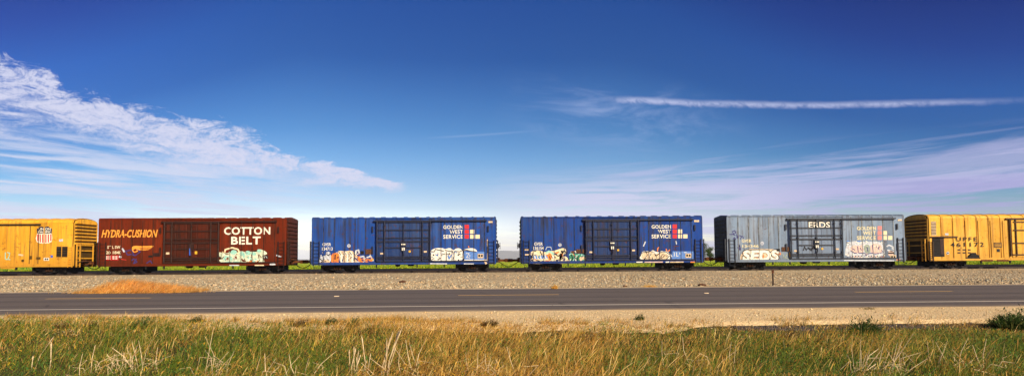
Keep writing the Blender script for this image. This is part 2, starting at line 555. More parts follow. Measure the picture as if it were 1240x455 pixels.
M['g_green'] = plain('graffiti_green', (0.03, 0.22, 0.12), 0.6, 0.3, sc=8)
M['g_blue'] = plain('graffiti_blue', (0.10, 0.22, 0.55), 0.6, 0.2, sc=8)
M['g_indigo'] = plain('graffiti_indigo', (0.04, 0.035, 0.16), 0.6, 0.2, sc=8)
M['g_pink'] = plain('graffiti_pink', (0.66, 0.47, 0.40), 0.6, 0.2, sc=8)
M['g_sage'] = plain('graffiti_sage', (0.27, 0.32, 0.27), 0.6, 0.2, sc=8)
M['g_pale'] = plain('graffiti_pale_grey', (0.52, 0.55, 0.60), 0.6, 0.25, sc=8)
M['board'] = plain('route_board_wood', (0.095, 0.040, 0.018), 0.8, 0.4, sc=12)
M['yellow_tag'] = plain('yellow_tag', (0.75, 0.42, 0.03), 0.6, 0.1)
M['blue_tag'] = plain('blue_tag', (0.04, 0.12, 0.55), 0.6, 0.1)


def ground_mat(name, c0, c1, c2, big=0.12, mid=1.6, fine=14, bump_d=0.05, stretch=(1, 1, 1), rough=0.92):
    mt, n = new_mat(name)
    g = n.n('ShaderNodeNewGeometry')
    P = n.scale(g.outputs['Position'], stretch)
    a = n.noise(P, big, 4, 0.6)
    b = n.noise(P, mid, 5, 0.65)
    c = n.noise(P, fine, 4, 0.7)
    col = n.mix(n.ramp(a, 0.35, 0.65), c0, c1)
    col = n.mix(n.mul(n.ramp(b, 0.45, 0.75), 0.5), col, c2)
    sp = n.ramp(c, 0.3, 0.7, False, 0.66, 1.3)
    col = n.mix(1.0, col, n.vec(sp, sp, sp), 'MULTIPLY')
    h = n.add(n.mul(b, 0.5), c)
    finish(n, col, rough, h, 0.12, 0.0, bump_d)
    return mt


M['soil'] = ground_mat('verge_soil', (0.11, 0.078, 0.030), (0.055, 0.058, 0.018), (0.17, 0.115, 0.045))
M['dark_ground'] = ground_mat('dark_ground', (0.020, 0.015, 0.011), (0.030, 0.021, 0.014), (0.012, 0.010, 0.008), 0.1, 1.2, 9)
M['shoulder'] = ground_mat('shoulder_gravel', (0.70, 0.51, 0.27), (0.77, 0.57, 0.31), (0.60, 0.42, 0.21), 0.25, 2.2, 22, 0.02)
M['ballast'] = ground_mat('track_gravel', (0.40, 0.31, 0.190), (0.48, 0.375, 0.225), (0.31, 0.24, 0.150), 0.06, 0.9, 9, 0.04)
M['dirt_edge'] = ground_mat('road_edge_dirt', (0.55, 0.42, 0.26), (0.46, 0.34, 0.20), (0.36, 0.25, 0.12), 0.3, 2.0, 20, 0.02)
M['field'] = ground_mat('green_field', (0.32, 0.42, 0.018), (0.42, 0.44, 0.025), (0.20, 0.34, 0.02), 0.03, 0.2, 2, 0.1, (0.25, 1, 1))
M['farland'] = ground_mat('far_farmland', (0.085, 0.12, 0.022), (0.12, 0.12, 0.04), (0.06, 0.09, 0.03), 0.004, 0.02, 0.3, 0.1)


def stone_mat(name):
    mt, n = new_mat(name)
    a = n.n('ShaderNodeVertexColor', layer_name='tone')
    g = n.n('ShaderNodeNewGeometry')
    f = n.noise(g.outputs['Position'], 30, 3, 0.6)
    k = n.ramp(f, 0.3, 0.7, False, 0.8, 1.2)
    finish(n, n.mix(1.0, a.outputs[0], n.vec(k, k, k), 'MULTIPLY'), 0.9, None, 0.15)
    return mt


M['stone'] = stone_mat('loose_stone')


def leaf_mat(name, trans=0.3):
    mt, n = new_mat(name)
    a = n.n('ShaderNodeVertexColor', layer_name='tone')
    d = n.n('ShaderNodeBsdfPrincipled', {'Base Color': a.outputs[0], 'Roughness': 0.6, 'Specular IOR Level': 0.25})
    t = n.n('ShaderNodeBsdfTranslucent', {'Color': a.outputs[0]})
    x = n.n('ShaderNodeMixShader', {0: trans, 1: d.outputs[0], 2: t.outputs[0]})
    n.n('ShaderNodeOutputMaterial', {0: x.outputs[0]})
    return mt


M['blade'] = leaf_mat('grass_blade', 0.42)
M['leaf'] = leaf_mat('tree_leaf', 0.25)
M['bark'] = plain('bark', (0.06, 0.045, 0.03), 0.9, 0.4)
M['straw'] = plain('dry_straw', (0.66, 0.50, 0.29), 0.8, 0.3, sc=20)
M['post'] = plain('rusted_post', (0.030, 0.018, 0.012), 0.85, 0.5)


def asphalt():
    mt, n = new_mat('worn_asphalt')
    g = n.n('ShaderNodeNewGeometry')
    pos = n.n('ShaderNodeSeparateXYZ', {0: g.outputs['Position']})
    y = pos.outputs[1]
    P = g.outputs['Position']
    long_ = n.noise(n.scale(P, (0.02, 2.2, 1)), 1.0, 5, 0.65)
    wob = n.noise(n.scale(P, (0.05, 0.4, 1)), 1.0, 3, 0.5)
    yy = n.add(y, n.mul(n.sub(wob, 0.5), 0.5))
    patch = n.noise(n.scale(P, (0.12, 0.5, 1)), 1.0, 5, 0.6)
    spk = n.noise(P, 40, 3, 0.7)
    c = n.mix(n.ramp(long_, 0.35, 0.65), (0.112, 0.093, 0.080), (0.158, 0.131, 0.109))
    for y0, amt, hw in ((16.2, 0.42, 0.55), (18.2, 0.36, 0.5), (20.8, 0.40, 0.5), (22.6, 0.34, 0.5)):   # tyre-polished, oil-stained wheel tracks
        k = n.ramp(n.m('ABSOLUTE', n.sub(yy, y0)), hw, 0.05)
        c = n.mix(n.mul(k, amt), c, (0.055, 0.047, 0.043))
    c = n.mix(n.mul(n.ramp(patch, 0.5, 0.75), 0.35), c, (0.18, 0.148, 0.12))
    # transverse and wandering cracks filled with tar, dust washed in from both edges
    vo = n.n('ShaderNodeTexVoronoi', {'Vector': n.scale(P, (0.22, 0.5, 1)), 'Scale': 1.0, 'Randomness': 1.0}, feature='DISTANCE_TO_EDGE')
    ck = n.mul(n.ramp(vo.outputs['Distance'], 0.016, 0.004), n.ramp(patch, 0.42, 0.6))
    c = n.mix(n.mul(ck, 0.35), c, (0.03, 0.026, 0.024))
    fr2 = n.noise(n.scale(P, (0.6, 1.5, 1)), 1.0, 5, 0.65)
    dn_ = n.ramp(n.sub(y, n.mul(n.sub(fr2, 0.5), 0.9)), 14.15, 13.50)
    df_ = n.ramp(n.sub(y, n.mul(n.sub(fr2, 0.5), 0.7)), 23.35, 23.75)
    c = n.mix(n.mul(n.m('MAXIMUM', dn_, df_), 0.8), c, (0.46, 0.34, 0.20))
    k = n.ramp(spk, 0.3, 0.75, False, 0.75, 1.3)
    c = n.mix(1.0, c, n.vec(k, k, k), 'MULTIPLY')
    finish(n, c, n.ramp(long_, 0.3, 0.7, False, 0.7, 0.85), spk, 0.15, 0.0, 0.006)
    return mt


M['asphalt'] = asphalt()


def worn_line(name, c, wear):
    mt, n = new_mat(name)
    g = n.n('ShaderNodeNewGeometry')
    P = g.outputs['Position']
    a = n.noise(P, 7, 5, 0.7)
    b = n.noise(n.scale(P, (0.3, 3, 1)), 1.0, 3, 0.6)
    k = n.ramp(n.add(n.mul(a, 0.7), n.mul(b, 0.3)), wear, wear + 0.12)
    finish(n, n.mix(k, c, (0.12, 0.105, 0.095)), 0.7, None, 0.2)
    return mt


M['edge_line'] = worn_line('worn_white_line', (0.66, 0.58, 0.46), 0.58)
M['dash'] = worn_line('worn_yellow_line', (0.62, 0.38, 0.12), 0.60)

# ------------------------------------------------------------------ the ground
XW = 130.0
ROAD_N, ROAD_F = 13.55, 23.7


def profile(y):
    pts = [(-40, -0.75), (2, -0.62), (5, -0.52), (8, -0.36), (9.8, -0.22), (10.6, -0.10), (10.95, -0.05), (13.0, -0.05), (24.5, -0.06), (58, -0.06), (64, -0.10), (14000, -0.10)]
    return float(np.interp(y, [p[0] for p in pts], [p[1] for p in pts]))


def grid_sheet(name, xs, ys, zf, mat):
    X, Y = np.meshgrid(np.array(xs, float), np.array(ys, float))
    Z = zf(X, Y)
    nx, ny = len(xs), len(ys)
    v = np.stack([X, Y, Z], -1).reshape(-1, 3)
    i = (np.arange(ny - 1)[:, None] * nx + np.arange(nx - 1)[None]).reshape(-1)
    me = np_mesh(name, v, [np.stack([i, i + 1, i + nx + 1, i + nx], -1)])
    for p in me.polygons:
        p.use_smooth = True
    return tag(link(name, me, mat), kind='structure')


xs = [-14000, -900, -300] + list(np.linspace(-XW, XW, 105)) + [300, 900, 14000]
ys = [-40, -10, 0] + list(np.arange(2, 11.2, 0.4)) + [11.5, 12.6, 13.6, 24, 26, 40, 57, 64, 75, 90, 300, 1500, 14000]
prof_v = np.vectorize(profile)


def gz(X, Y):
    z = prof_v(Y)
    near = np.clip((10.8 - Y) / 1.5, 0, 1) * np.clip((Y + 20) / 10, 0, 1)
    return z + near * (fbm(0, X, Y, 0.45) - 0.5) * 0.22


grid_sheet('ground', xs, ys, gz, M['soil'])
_ed = [at_z(a_, b_, -0.06) for a_, b_ in ((-60, 389), (0, 389), (60, 389), (150, 390), (230, 392.5), (330, 393), (420, 393), (520, 393.5), (650, 394), (800, 396), (900, 396), (1000, 394.5), (1120, 394), (1240, 393), (1320, 393))]
EDGE_X, EDGE_Y = [q.x for q in _ed], [q.y for q in _ed]


def top_edge(x):
    """how far towards the gravel the grass reaches"""
    return np.interp(x, EDGE_X, EDGE_Y) + 0.9 * (fbm(5, x, x * 0 + 3.3, 0.9) - 0.5) + 0.5 * (fbm(2, x, x * 0 + 8.3, 3.1) - 0.5)


# gravel strip on the near side of the road: its outer edge breaks off unevenly into the grass bank
xs2 = np.concatenate([np.linspace(-60, -14, 40), np.linspace(-13.8, 14, 240), np.linspace(14.5, 60, 40)])


def shoulder_z(X, Y):
    """flat beside the asphalt, rolling off into the bank; a steeper broken lip on the right"""
    right = np.clip((X - 3.0) / 2.5, 0, 1)
    e = 10.85 + 0.25 * (fbm(5, X, X * 0 + 1.7, 0.9) - 0.5)
    d = np.clip(e + 0.25 - Y, 0, 2)
    turf = np.clip((top_edge(X) - 0.5 - Y + 0.8 * (fbm(4, X, Y, 2.2) - 0.5)) / 0.7, 0, 1) * 0.16        # soil takes over where the grass has crept in
    return 0.02 * (fbm(2, X, Y, 1.3) - 0.5) - turf - (1 - right) * 0.20 * d ** 1.4 - right * np.minimum(0.75 * d ** 1.2, 0.2 + 0.2 * d)


def surf(x, y):
    return np.maximum(gz(x, y), np.where((y > 9.65) & (y < 13.5), shoulder_z(x, y), -9))


grid_sheet('gravel_shoulder', xs2, list(np.arange(9.6, 11.3, 0.12)) + [11.45, 11.6, 11.75, 11.9, 12.05, 12.2, 12.9, 13.4, 13.62], shoulder_z, M['shoulder'])
grid_sheet('track_gravel', np.linspace(-XW, XW, 120), [23.62, 23.9, 24.5, 26, 29, 33, 38, 43, 47, 50, 51.5, 52.4, 56.6, 58],
           lambda X, Y: 0.07 * (fbm(3, X, Y, 0.25) - 0.5) * np.clip((Y - 24) / 3, 0, 1) * np.clip((51 - Y) / 3, 0, 1)
           + np.interp(Y, [23, 24, 46, 52, 56, 58], [0.0, -0.01, -0.04, 0.015, 0.015, -0.04]), M['ballast'])
M['track_bed'] = ground_mat('shaded_track_ballast', (0.040, 0.032, 0.026), (0.055, 0.042, 0.032), (0.025, 0.020, 0.017), 0.2, 1.5, 12, 0.05)  # near-black tone paints in the shade beneath the cars
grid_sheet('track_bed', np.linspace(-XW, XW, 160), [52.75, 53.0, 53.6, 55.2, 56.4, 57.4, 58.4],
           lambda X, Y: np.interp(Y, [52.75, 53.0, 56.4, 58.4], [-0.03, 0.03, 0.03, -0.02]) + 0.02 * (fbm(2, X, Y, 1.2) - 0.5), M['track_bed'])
grid_sheet('dark_strip', np.linspace(-170, 170, 60), [57.6, 60, 66, 72, 78, 80.5],  # darker ground between the track bed and the field
           lambda X, Y: -0.03 + 0.10 * (fbm(4, X, Y, 0.2) - 0.5), M['dark_ground'])
grid_sheet('field', np.linspace(-700, 700, 40), [79.5, 90, 120, 200, 420], lambda X, Y: 0.0 * X + 0.02, M['field'])
grid_sheet('farmland', np.linspace(-13800, 13800, 24), [419, 900, 2000, 5000, 13800], lambda X, Y: 0.0 * X + 0.0, M['farland'])

# road
road = tag(MB().box(-XW, XW, ROAD_N, ROAD_F, -0.12, 0.008).build('road', M['asphalt']), kind='structure')


def marking(name, x0, x1, y0, y1, mat, z=0.012):
    mb = MB()
    n = max(1, int((x1 - x0) / 2))
    for i in range(n):
        a, b = x0 + (x1 - x0) * i / n, x0 + (x1 - x0) * (i + 1) / n
        mb.face([(a, y0, z), (b, y0, z), (b, y1, z), (a, y1, z)])
    return mb.build(name, mat, road)


marking('edge_line', -XW, XW, 15.00, 15.16, M['edge_line'])
marking('edge_line', -XW, XW, 23.30, 23.42, M['edge_line'])
for k in range(-3, 4):
    xc = 0.42 + 12.80 * k
    marking('centre_dash', xc - 1.6, xc + 1.6, 19.42, 19.60, M['dash'])
for px, py, nm in ((405, 359.2, 'west'), (855, 354.8, 'east')):
    p = at_z(px, py, 0.01)
    mb = MB()
    mb.prism([(-0.05, 0), (0.05, 0), (0.03, 0.020), (-0.03, 0.020)], 'x', -0.07, 0.07)
    o = mb.build('road_marker', M['g_tan'])
    o.location = (p.x, 19.5, 0.0085)
    tag(o, 'small white raised reflective marker on the road centre between dashes', 'road marker', 'raised markers on the road centre')

# dusty strip along the far edge of the road
grid_sheet('dirt_edge', np.linspace(-XW, XW, 300), [23.5, 23.71, 24.0, 24.4],
           lambda X, Y: np.where(Y < 23.6, 0.004, 0.016) + 0.03 * (fbm(1, X, Y, 0.8) - 0.5) - np.where(Y > 24.3, 0.05, 0) - np.where(Y < 23.6, 0.02, 0), M['dirt_edge'])


# loose stones
def stones(name, xs_, ys_, zs_, rad, cols, parent=None):
    n = len(xs_)
    base = np.array([(1, 0, 0), (-1, 0, 0), (0, 1, 0), (0, -1, 0), (0, 0, 0.8), (0, 0, -0.5)], float)
    v = base[None] * rad[:, None, None] * rng.uniform(0.55, 1.35, (n, 6, 3))
    a = rng.uniform(0, 6.28, n)
    ca, sa = np.cos(a)[:, None], np.sin(a)[:, None]
    x, y = v[..., 0] * ca - v[..., 1] * sa, v[..., 0] * sa + v[..., 1] * ca
    v = np.stack([x + xs_[:, None], y + ys_[:, None], v[..., 2] + zs_[:, None]], -1).reshape(-1, 3)
    tri = np.array([(0, 2, 4), (2, 1, 4), (1, 3, 4), (3, 0, 4), (2, 0, 5), (1, 2, 5), (3, 1, 5), (0, 3, 5)])
    f = (tri[None] + (np.arange(n) * 6)[:, None, None]).reshape(-1, 3)
    me = np_mesh(name, v, [f], np.repeat(cols, 6, axis=0))
    return link(name, me, M['stone'], parent)


def stone_cols(n, c, var=0.35):
    k = rng.uniform(1 - var, 1 + var, n)[:, None]
    t = rng.uniform(-0.06, 0.06, n)[:, None] * np.array([[1, 0, -1]])
    return np.clip(np.array(c)[None] * k * (1 + t * 3), 0.01, 0.8)


n = 42000
yy = 1 / rng.uniform(1 / 51.6, 1 / 24.1, n)
xx = rng.uniform(-0.93, 0.93, n) * yy + 0.03 * yy
zz = np.interp(yy, [23, 24, 46, 52], [0.0, -0.01, -0.04, 0.015])
tag(stones('loose_ballast_stones', xx, yy, zz, rng.uniform(0.018, 0.055, n) * np.where(rng.random(n) < 0.05, 1.9, 1), stone_cols(n, (0.41, 0.32, 0.20), 0.6)),
    'loose tan and grey stones strewn over the track gravel', 'stones', kind='stuff')
n = 16000
yy = rng.uniform(10.6, 13.5, n)
xx = rng.uniform(-0.95, 0.95, n) * yy
tag(stones('shoulder_pebbles', xx, yy, surf(xx, yy), rng.uniform(0.005, 0.016, n) * np.where(rng.random(n) < 0.05, 2.0, 1), stone_cols(n, (0.60, 0.44, 0.24), 0.5)),
    'small pale pebbles on the roadside gravel strip', 'pebbles', kind='stuff')
n = 6500
xx = rng.uniform(4.2, 10.5, n)
yy = 10.70 + 0.25 * (fbm(5, xx, xx * 0 + 1.7, 0.9) - 0.5) + 0.12 * (fbm(1, xx, xx * 0, 3.0) - 0.5) + rng.uniform(-0.22, 0.10, n)
tag(stones('dark_clods', xx, yy, surf(xx, yy), rng.uniform(0.008, 0.030, n), stone_cols(n, (0.10, 0.078, 0.065), 0.5)),
    'dark crumbled clods along the broken edge of the gravel', 'clods', kind='stuff')

# ------------------------------------------------------------------ railway track
RAIL_Z = 0.15
FACE_Y = 52.5
TRK = FACE_Y + 1.55
track = empty('railway_track', (0, TRK, 0))
tag(track, 'straight railway track of rusty rails under the freight train', 'railway track')
RX = 68
for sgn in (-1, 1):
    c = sgn * 0.755
    pr = [(c - 0.07, -0.02), (c + 0.07, -0.02), (c + 0.07, 0.0), (c + 0.012, 0.02), (c + 0.012, 0.11), (c + 0.036, 0.125), (c + 0.036, RAIL_Z), (c - 0.036, RAIL_Z), (c - 0.036, 0.125), (c - 0.012, 0.11), (c - 0.012, 0.02), (c - 0.07, 0.0)]
    MB().prism(pr, 'x', -RX, RX).build('rail', M['rail'], track)
sl = MB().box(-0.115, 0.115, -1.3, 1.3, -0.2, -0.022).mesh('sleeper')
for k in range(-112, 113):
    o = link('sleeper', sl, M['sleeper'], track)
    o.location = (k * 0.6, random.uniform(-0.04, 0.04), 0.068)

# ------------------------------------------------------------------ freight cars
WH = MB().lathe_y([(0.10, -0.10), (0.40, -0.075), (0.42, -0.07), (0.425, 0.05), (0.455, 0.06), (0.455, 0.08), (0.10, 0.09)], 0, 0, 20).mesh('wheel')
WH.materials.append(M['running_gear'])
AX = MB().tube([(0, -0.9, 0), (0, 0.9, 0)], 0.075, 8).mesh('axle')
AX.materials.append(M['running_gear'])
fr = [(-1.30, 0.26), (-1.30, 0.62), (-1.04, 0.72), (-0.70, 0.74), (-0.42, 0.84), (0.42, 0.84), (0.70, 0.74), (1.04, 0.72), (1.30, 0.62), (1.30, 0.26), (1.02, 0.22), (0.72, 0.32), (0.46, 0.10), (-0.46, 0.10), (-0.72, 0.32), (-1.02, 0.28)]
FRM = MB().prism(fr, 'y', -0.06, 0.06)
FRM.lathe_y([(0.12, -0.10), (0.12, 0.0)], -0.86, 0.45, 10)
FRM.lathe_y([(0.12, -0.10), (0.12, 0.0)], 0.86, 0.45, 10)
FRM = FRM.mesh('side_frame')
FRM.materials.append(M['running_gear'])
SPR = MB()
for q in range(8):
    SPR.lathe_y([(0.075, -0.10), (0.085, -0.05), (0.075, 0.0)], -0.22 + 0.22 * (q % 3), 0.26 + 0.05 * (q // 3), 8)
SPR = SPR.mesh('spring')
SPR.materials.append(M['spring'])
BOL = MB().box(-0.20, 0.20, -1.02, 1.02, 0.46, 0.68).mesh('bolster')
BOL.materials.append(M['running_gear'])


def make_truck(car, x):
    t = link('truck', BOL, None, car)
    t.location = (x, 0, 0)
    for s_ in (-1, 1):
        f = link('side_frame', FRM, None, t)
        f.location = (0, s_ * 1.02, 0)
        if s_ > 0:
            f.rotation_euler.z = math.pi
        sp = link('spring', SPR, None, t)
        sp.location = (0, s_ * 1.12, 0)
    for ax in (-0.86, 0.86):
        a = link('axle', AX, None, t)
        a.location = (ax, 0, 0.425)
        for s_ in (-1, 1):
            wl = link('wheel', WH, None, t)
            wl.location = (ax, s_ * 0.79, 0.425)
            wl.rotation_euler.z = 0 if s_ < 0 else math.pi
    for ax in (-1.32, -0.42, 0.42, 1.32):        # brake beams and hangers across the truck
        bb = MB().box(ax - 0.10, ax + 0.10, -1.14, 1.14, 0.12, 0.56).build('brake_beam', M['running_gear'], t)
    return t


HB = 1.55            # half body width


def ladder(car, name, x, y, z0, z1, wd, axis, mat, n=None):
    """two stiles with rungs; axis 'x' = on the car side, 'y' = on the end"""
    mb = MB()
    st = 0.03
    for q in (0, wd):
        if axis == 'x':
            mb.box(x + q - st, x + q + st, y - 0.05, y + 0.03, z0, z1)
        else:
            mb.box(x - 0.05, x + 0.05, y + q - st, y + q + st, z0, z1)
    o = mb.build(name, mat, car)
    n = n or int((z1 - z0) / 0.30)
    for k in range(n):
        z = z0 + (k + 0.5) * (z1 - z0) / n
        r = MB()
        if axis == 'x':
            r.tube([(x, y - 0.05, z), (x + wd, y - 0.05, z)], 0.02, 5)
        else:
            r.tube([(x, y, z), (x, y + wd, z)], 0.02, 5)
        r.build('rung', mat, o)
    return o


def coupler(car, x, sgn, reach):
    mb = MB()
    mb.box(min(x, x + sgn * reach * 0.72), max(x, x + sgn * reach * 0.72), -0.10, 0.10, 0.78, 0.98)
    mb.prism([(x + sgn * reach * 0.70, -0.17), (x + sgn * reach * 0.92, -0.22), (x + sgn * reach * 1.02, -0.06), (x + sgn * reach * 0.98, 0.18), (x + sgn * reach * 0.72, 0.17)], 'z', 0.73, 1.03)
    o = mb.build('coupler', M['rusty'], car)
    b = MB().box(min(x - sgn * 0.1, x + sgn * 0.34), max(x - sgn * 0.1, x + sgn * 0.34), -0.36, 0.36, 0.70, 1.12)
    b.build('striker', M['rusty'], o)
    h = MB()
    pts = []
    for i in range(9):
        t_ = i / 8
        pts.append((x + sgn * (0.25 + t_ * (reach - 0.25)), -0.32 - 0.05 * math.sin(t_ * 3), 0.78 - 0.44 * math.sin(t_ * math.pi * 0.5) ** 1.3))
    h.tube(pts, 0.035, 6)
    h.build('air_hose', M['grime'], o)
    u = MB().tube([(x + sgn * 0.10, -1.45, 0.80), (x + sgn * 0.24, -1.30, 0.93), (x + sgn * 0.30, -0.3, 0.98)], 0.022, 5)
    u.build('uncoupling_lever', M['rusty'], o)


def end_wall(car, x, sgn, z0, z1, ribs, mat, ribmat, spacing=None, arch=0.0, rib_w=0.15, rib_d=0.085):
    """pressed steel end: a plate with horizontal corrugations"""
    e = MB().box(min(x, x + sgn * 0.05), max(x, x + sgn * 0.05), -HB + 0.03, HB - 0.03, z0, z1).build('end_wall', mat, car)
    for z in ribs:
        mb = MB()
        x1 = x + sgn * 0.05
        d = rib_d
        hw = HB - 0.16
        pts = [(-hw - 0.06, 0.0), (-hw + 0.08, d), (hw - 0.08, d), (hw + 0.06, 0.0)]
        b = len(mb.v)
        for zz_, k in ((z - rib_w / 2, 0.0), (z - rib_w * 0.22, 1.0), (z + rib_w * 0.22, 1.0), (z + rib_w / 2, 0.0)):
            for py_, dd in pts:
                mb.v.append((x1 + sgn * dd * k + sgn * 0.001, py_, zz_))
        for i in range(3):
            for j in range(3):
                mb.f.append((b + i * 4 + j, b + i * 4 + j + 1, b + (i + 1) * 4 + j + 1, b + (i + 1) * 4 + j))
                mb.mi.append(0)
        mb.build('end_rib', ribmat, e)
    return e


def uv(px, py, car):
    p = at_y(px, py, FACE_Y)
    return p.x - car.location.x, p.z - RAIL_Z


TEXT_CACHE = {}


def text_mesh(s_, bold, shear, spacing):
    key = (s_, bold, shear, spacing)
    if key not in TEXT_CACHE:
        cu = bpy.data.curves.new('lettering', 'FONT')
        cu.body = s_
        cu.size = 1
        cu.offset = bold
        cu.shear = shear
        cu.space_character = spacing
        cu.resolution_u = 3
        ob = bpy.data.objects.new('lettering', cu)
        COL.objects.link(ob)
        dg = bpy.context.evaluated_depsgraph_get()
        me = bpy.data.meshes.new_from_object(ob.evaluated_get(dg))
        bpy.data.objects.remove(ob)
        co = np.array([v.co[:] for v in me.vertices])
        fs = [tuple(p.vertices) for p in me.polygons]
        bpy.data.meshes.remove(me)
        TEXT_CACHE[key] = (co, fs)
    return TEXT_CACHE[key]


def lettering(car, s_, px0, py0, px1, py1, mat, name='lettering', bold=0.03, shear=0.0, layer=1, spacing=1.0, y=None):
    co, fs = text_mesh(s_, bold, shear, spacing)
    u0, v1 = uv(px0, py0, car)
    u1, v0 = uv(px1, py1, car)
    lo, hi = co.min(0), co.max(0)
    yy_ = (-HB if y is None else y) - 0.004 * layer
    me = bpy.data.meshes.new(name)
    vs = [(u0 + (c[0] - lo[0]) / (hi[0] - lo[0]) * (u1 - u0), yy_, v0 + (c[1] - lo[1]) / (hi[1] - lo[1]) * (v1 - v0)) for c in co]
    me.from_pydata(vs, [], fs)
    return link(name, me, mat, car)


class Art:
    """flat painted marks in picture-measured side coordinates of one car"""
    def __init__(s, car, ox, oy, k):
        s.car, s.ox, s.oy, s.k = car, ox, oy, k
        s.bm = bmesh.new()
        s.mats = []
        s.y = -HB

    def P(s, X, Y):
        return uv(s.ox + X / s.k, s.oy + Y / s.k, s.car)

    def mi(s, m_):
        if m_ not in s.mats:
            s.mats.append(m_)
        return s.mats.index(m_)

    def blob(s, pts, mat, layer=1, smooth=True):
        pts = [s.P(*p) for p in pts]
        if smooth and len(pts) > 3:
            for _ in range(2):
                q = []
                for i in range(len(pts)):
                    a, b = pts[i], pts[(i + 1) % len(pts)]
                    q += [(a[0] * 0.75 + b[0] * 0.25, a[1] * 0.75 + b[1] * 0.25), (a[0] * 0.25 + b[0] * 0.75, a[1] * 0.25 + b[1] * 0.75)]
                pts = q
        vs = [s.bm.verts.new((p[0], s.y - 0.004 * layer, p[1])) for p in pts]
        f = s.bm.faces.new(vs)
        f.material_index = s.mi(mat)
        bmesh.ops.triangulate(s.bm, faces=[f])

    def stroke(s, pts, wd, mat, layer=2):
        pts = [s.P(*p) for p in pts]
        hw = wd / s.k / 14.1 / 2
        for i in range(len(pts) - 1):
            a, b = Vector(pts[i]), Vector(pts[i + 1])
            d = b - a
            if d.length < 1e-5:
                continue
            d.normalize()
            a, b = a - d * hw * 0.4, b + d * hw * 0.4
            n_ = Vector((-d.y, d.x)) * hw
            yy_ = s.y - 0.004 * layer - 0.0006 * (i % 4)
            vs = [s.bm.verts.new((p.x, yy_, p.y)) for p in (a + n_, a - n_, b - n_, b + n_)]
            s.bm.faces.new(vs).material_index = s.mi(mat)

    def disc(s, X, Y, r, mat, layer=2):
        s.blob([(X + r * math.cos(t * 0.785), Y + r * math.sin(t * 0.785)) for t in range(8)], mat, layer, False)

    def scribble(s, n_, x0, x1, y0, y1, mats, wd=(6, 11), ln=(15, 50), layer=5):
        """many short curved spray strokes inside the piece"""
        rr = random.Random(int(x0 + y0 + n_))
        for q in range(n_):
            X, Y, a_ = rr.uniform(x0, x1), rr.uniform(y0, y1), rr.uniform(0, 6.28)
            L_, b_ = rr.uniform(*ln), rr.uniform(-1.4, 1.4)
            pts = []
            for t_ in range(5):
                pts.append((min(max(X, x0), x1), min(max(Y, y0), y1)))
                X += math.cos(a_) * L_ / 4
                Y += math.sin(a_) * L_ / 4
                a_ += b_ / 4 * 1.5
            s.stroke(pts, rr.uniform(*wd), M[rr.choice(mats)], layer + 0.4 * (q % 5))

    def done(s, name='graffiti', label=None):
        me = bpy.data.meshes.new(name)
        s.bm.normal_update()
        for f in s.bm.faces:
            if f.normal.y > 0:
                f.normal_flip()
        s.bm.to_mesh(me)
        s.bm.free()
        for m_ in s.mats:
            me.materials.append(m_)
        o = link(name, me, None, s.car)
        if label:
            o['label'] = label
        return o


def slab(car, px0, py0, px1, py1, mat, name, depth=0.03, parent=None, y=-HB):
    u0, v1 = uv(px0, py0, car)
    u1, v0 = uv(px1, py1, car)
    return MB().box(u0, u1, y - depth, y + 0.01, v0, v1).build(name, mat, parent or car)


EAVE, SILL = 4.52, 0.56


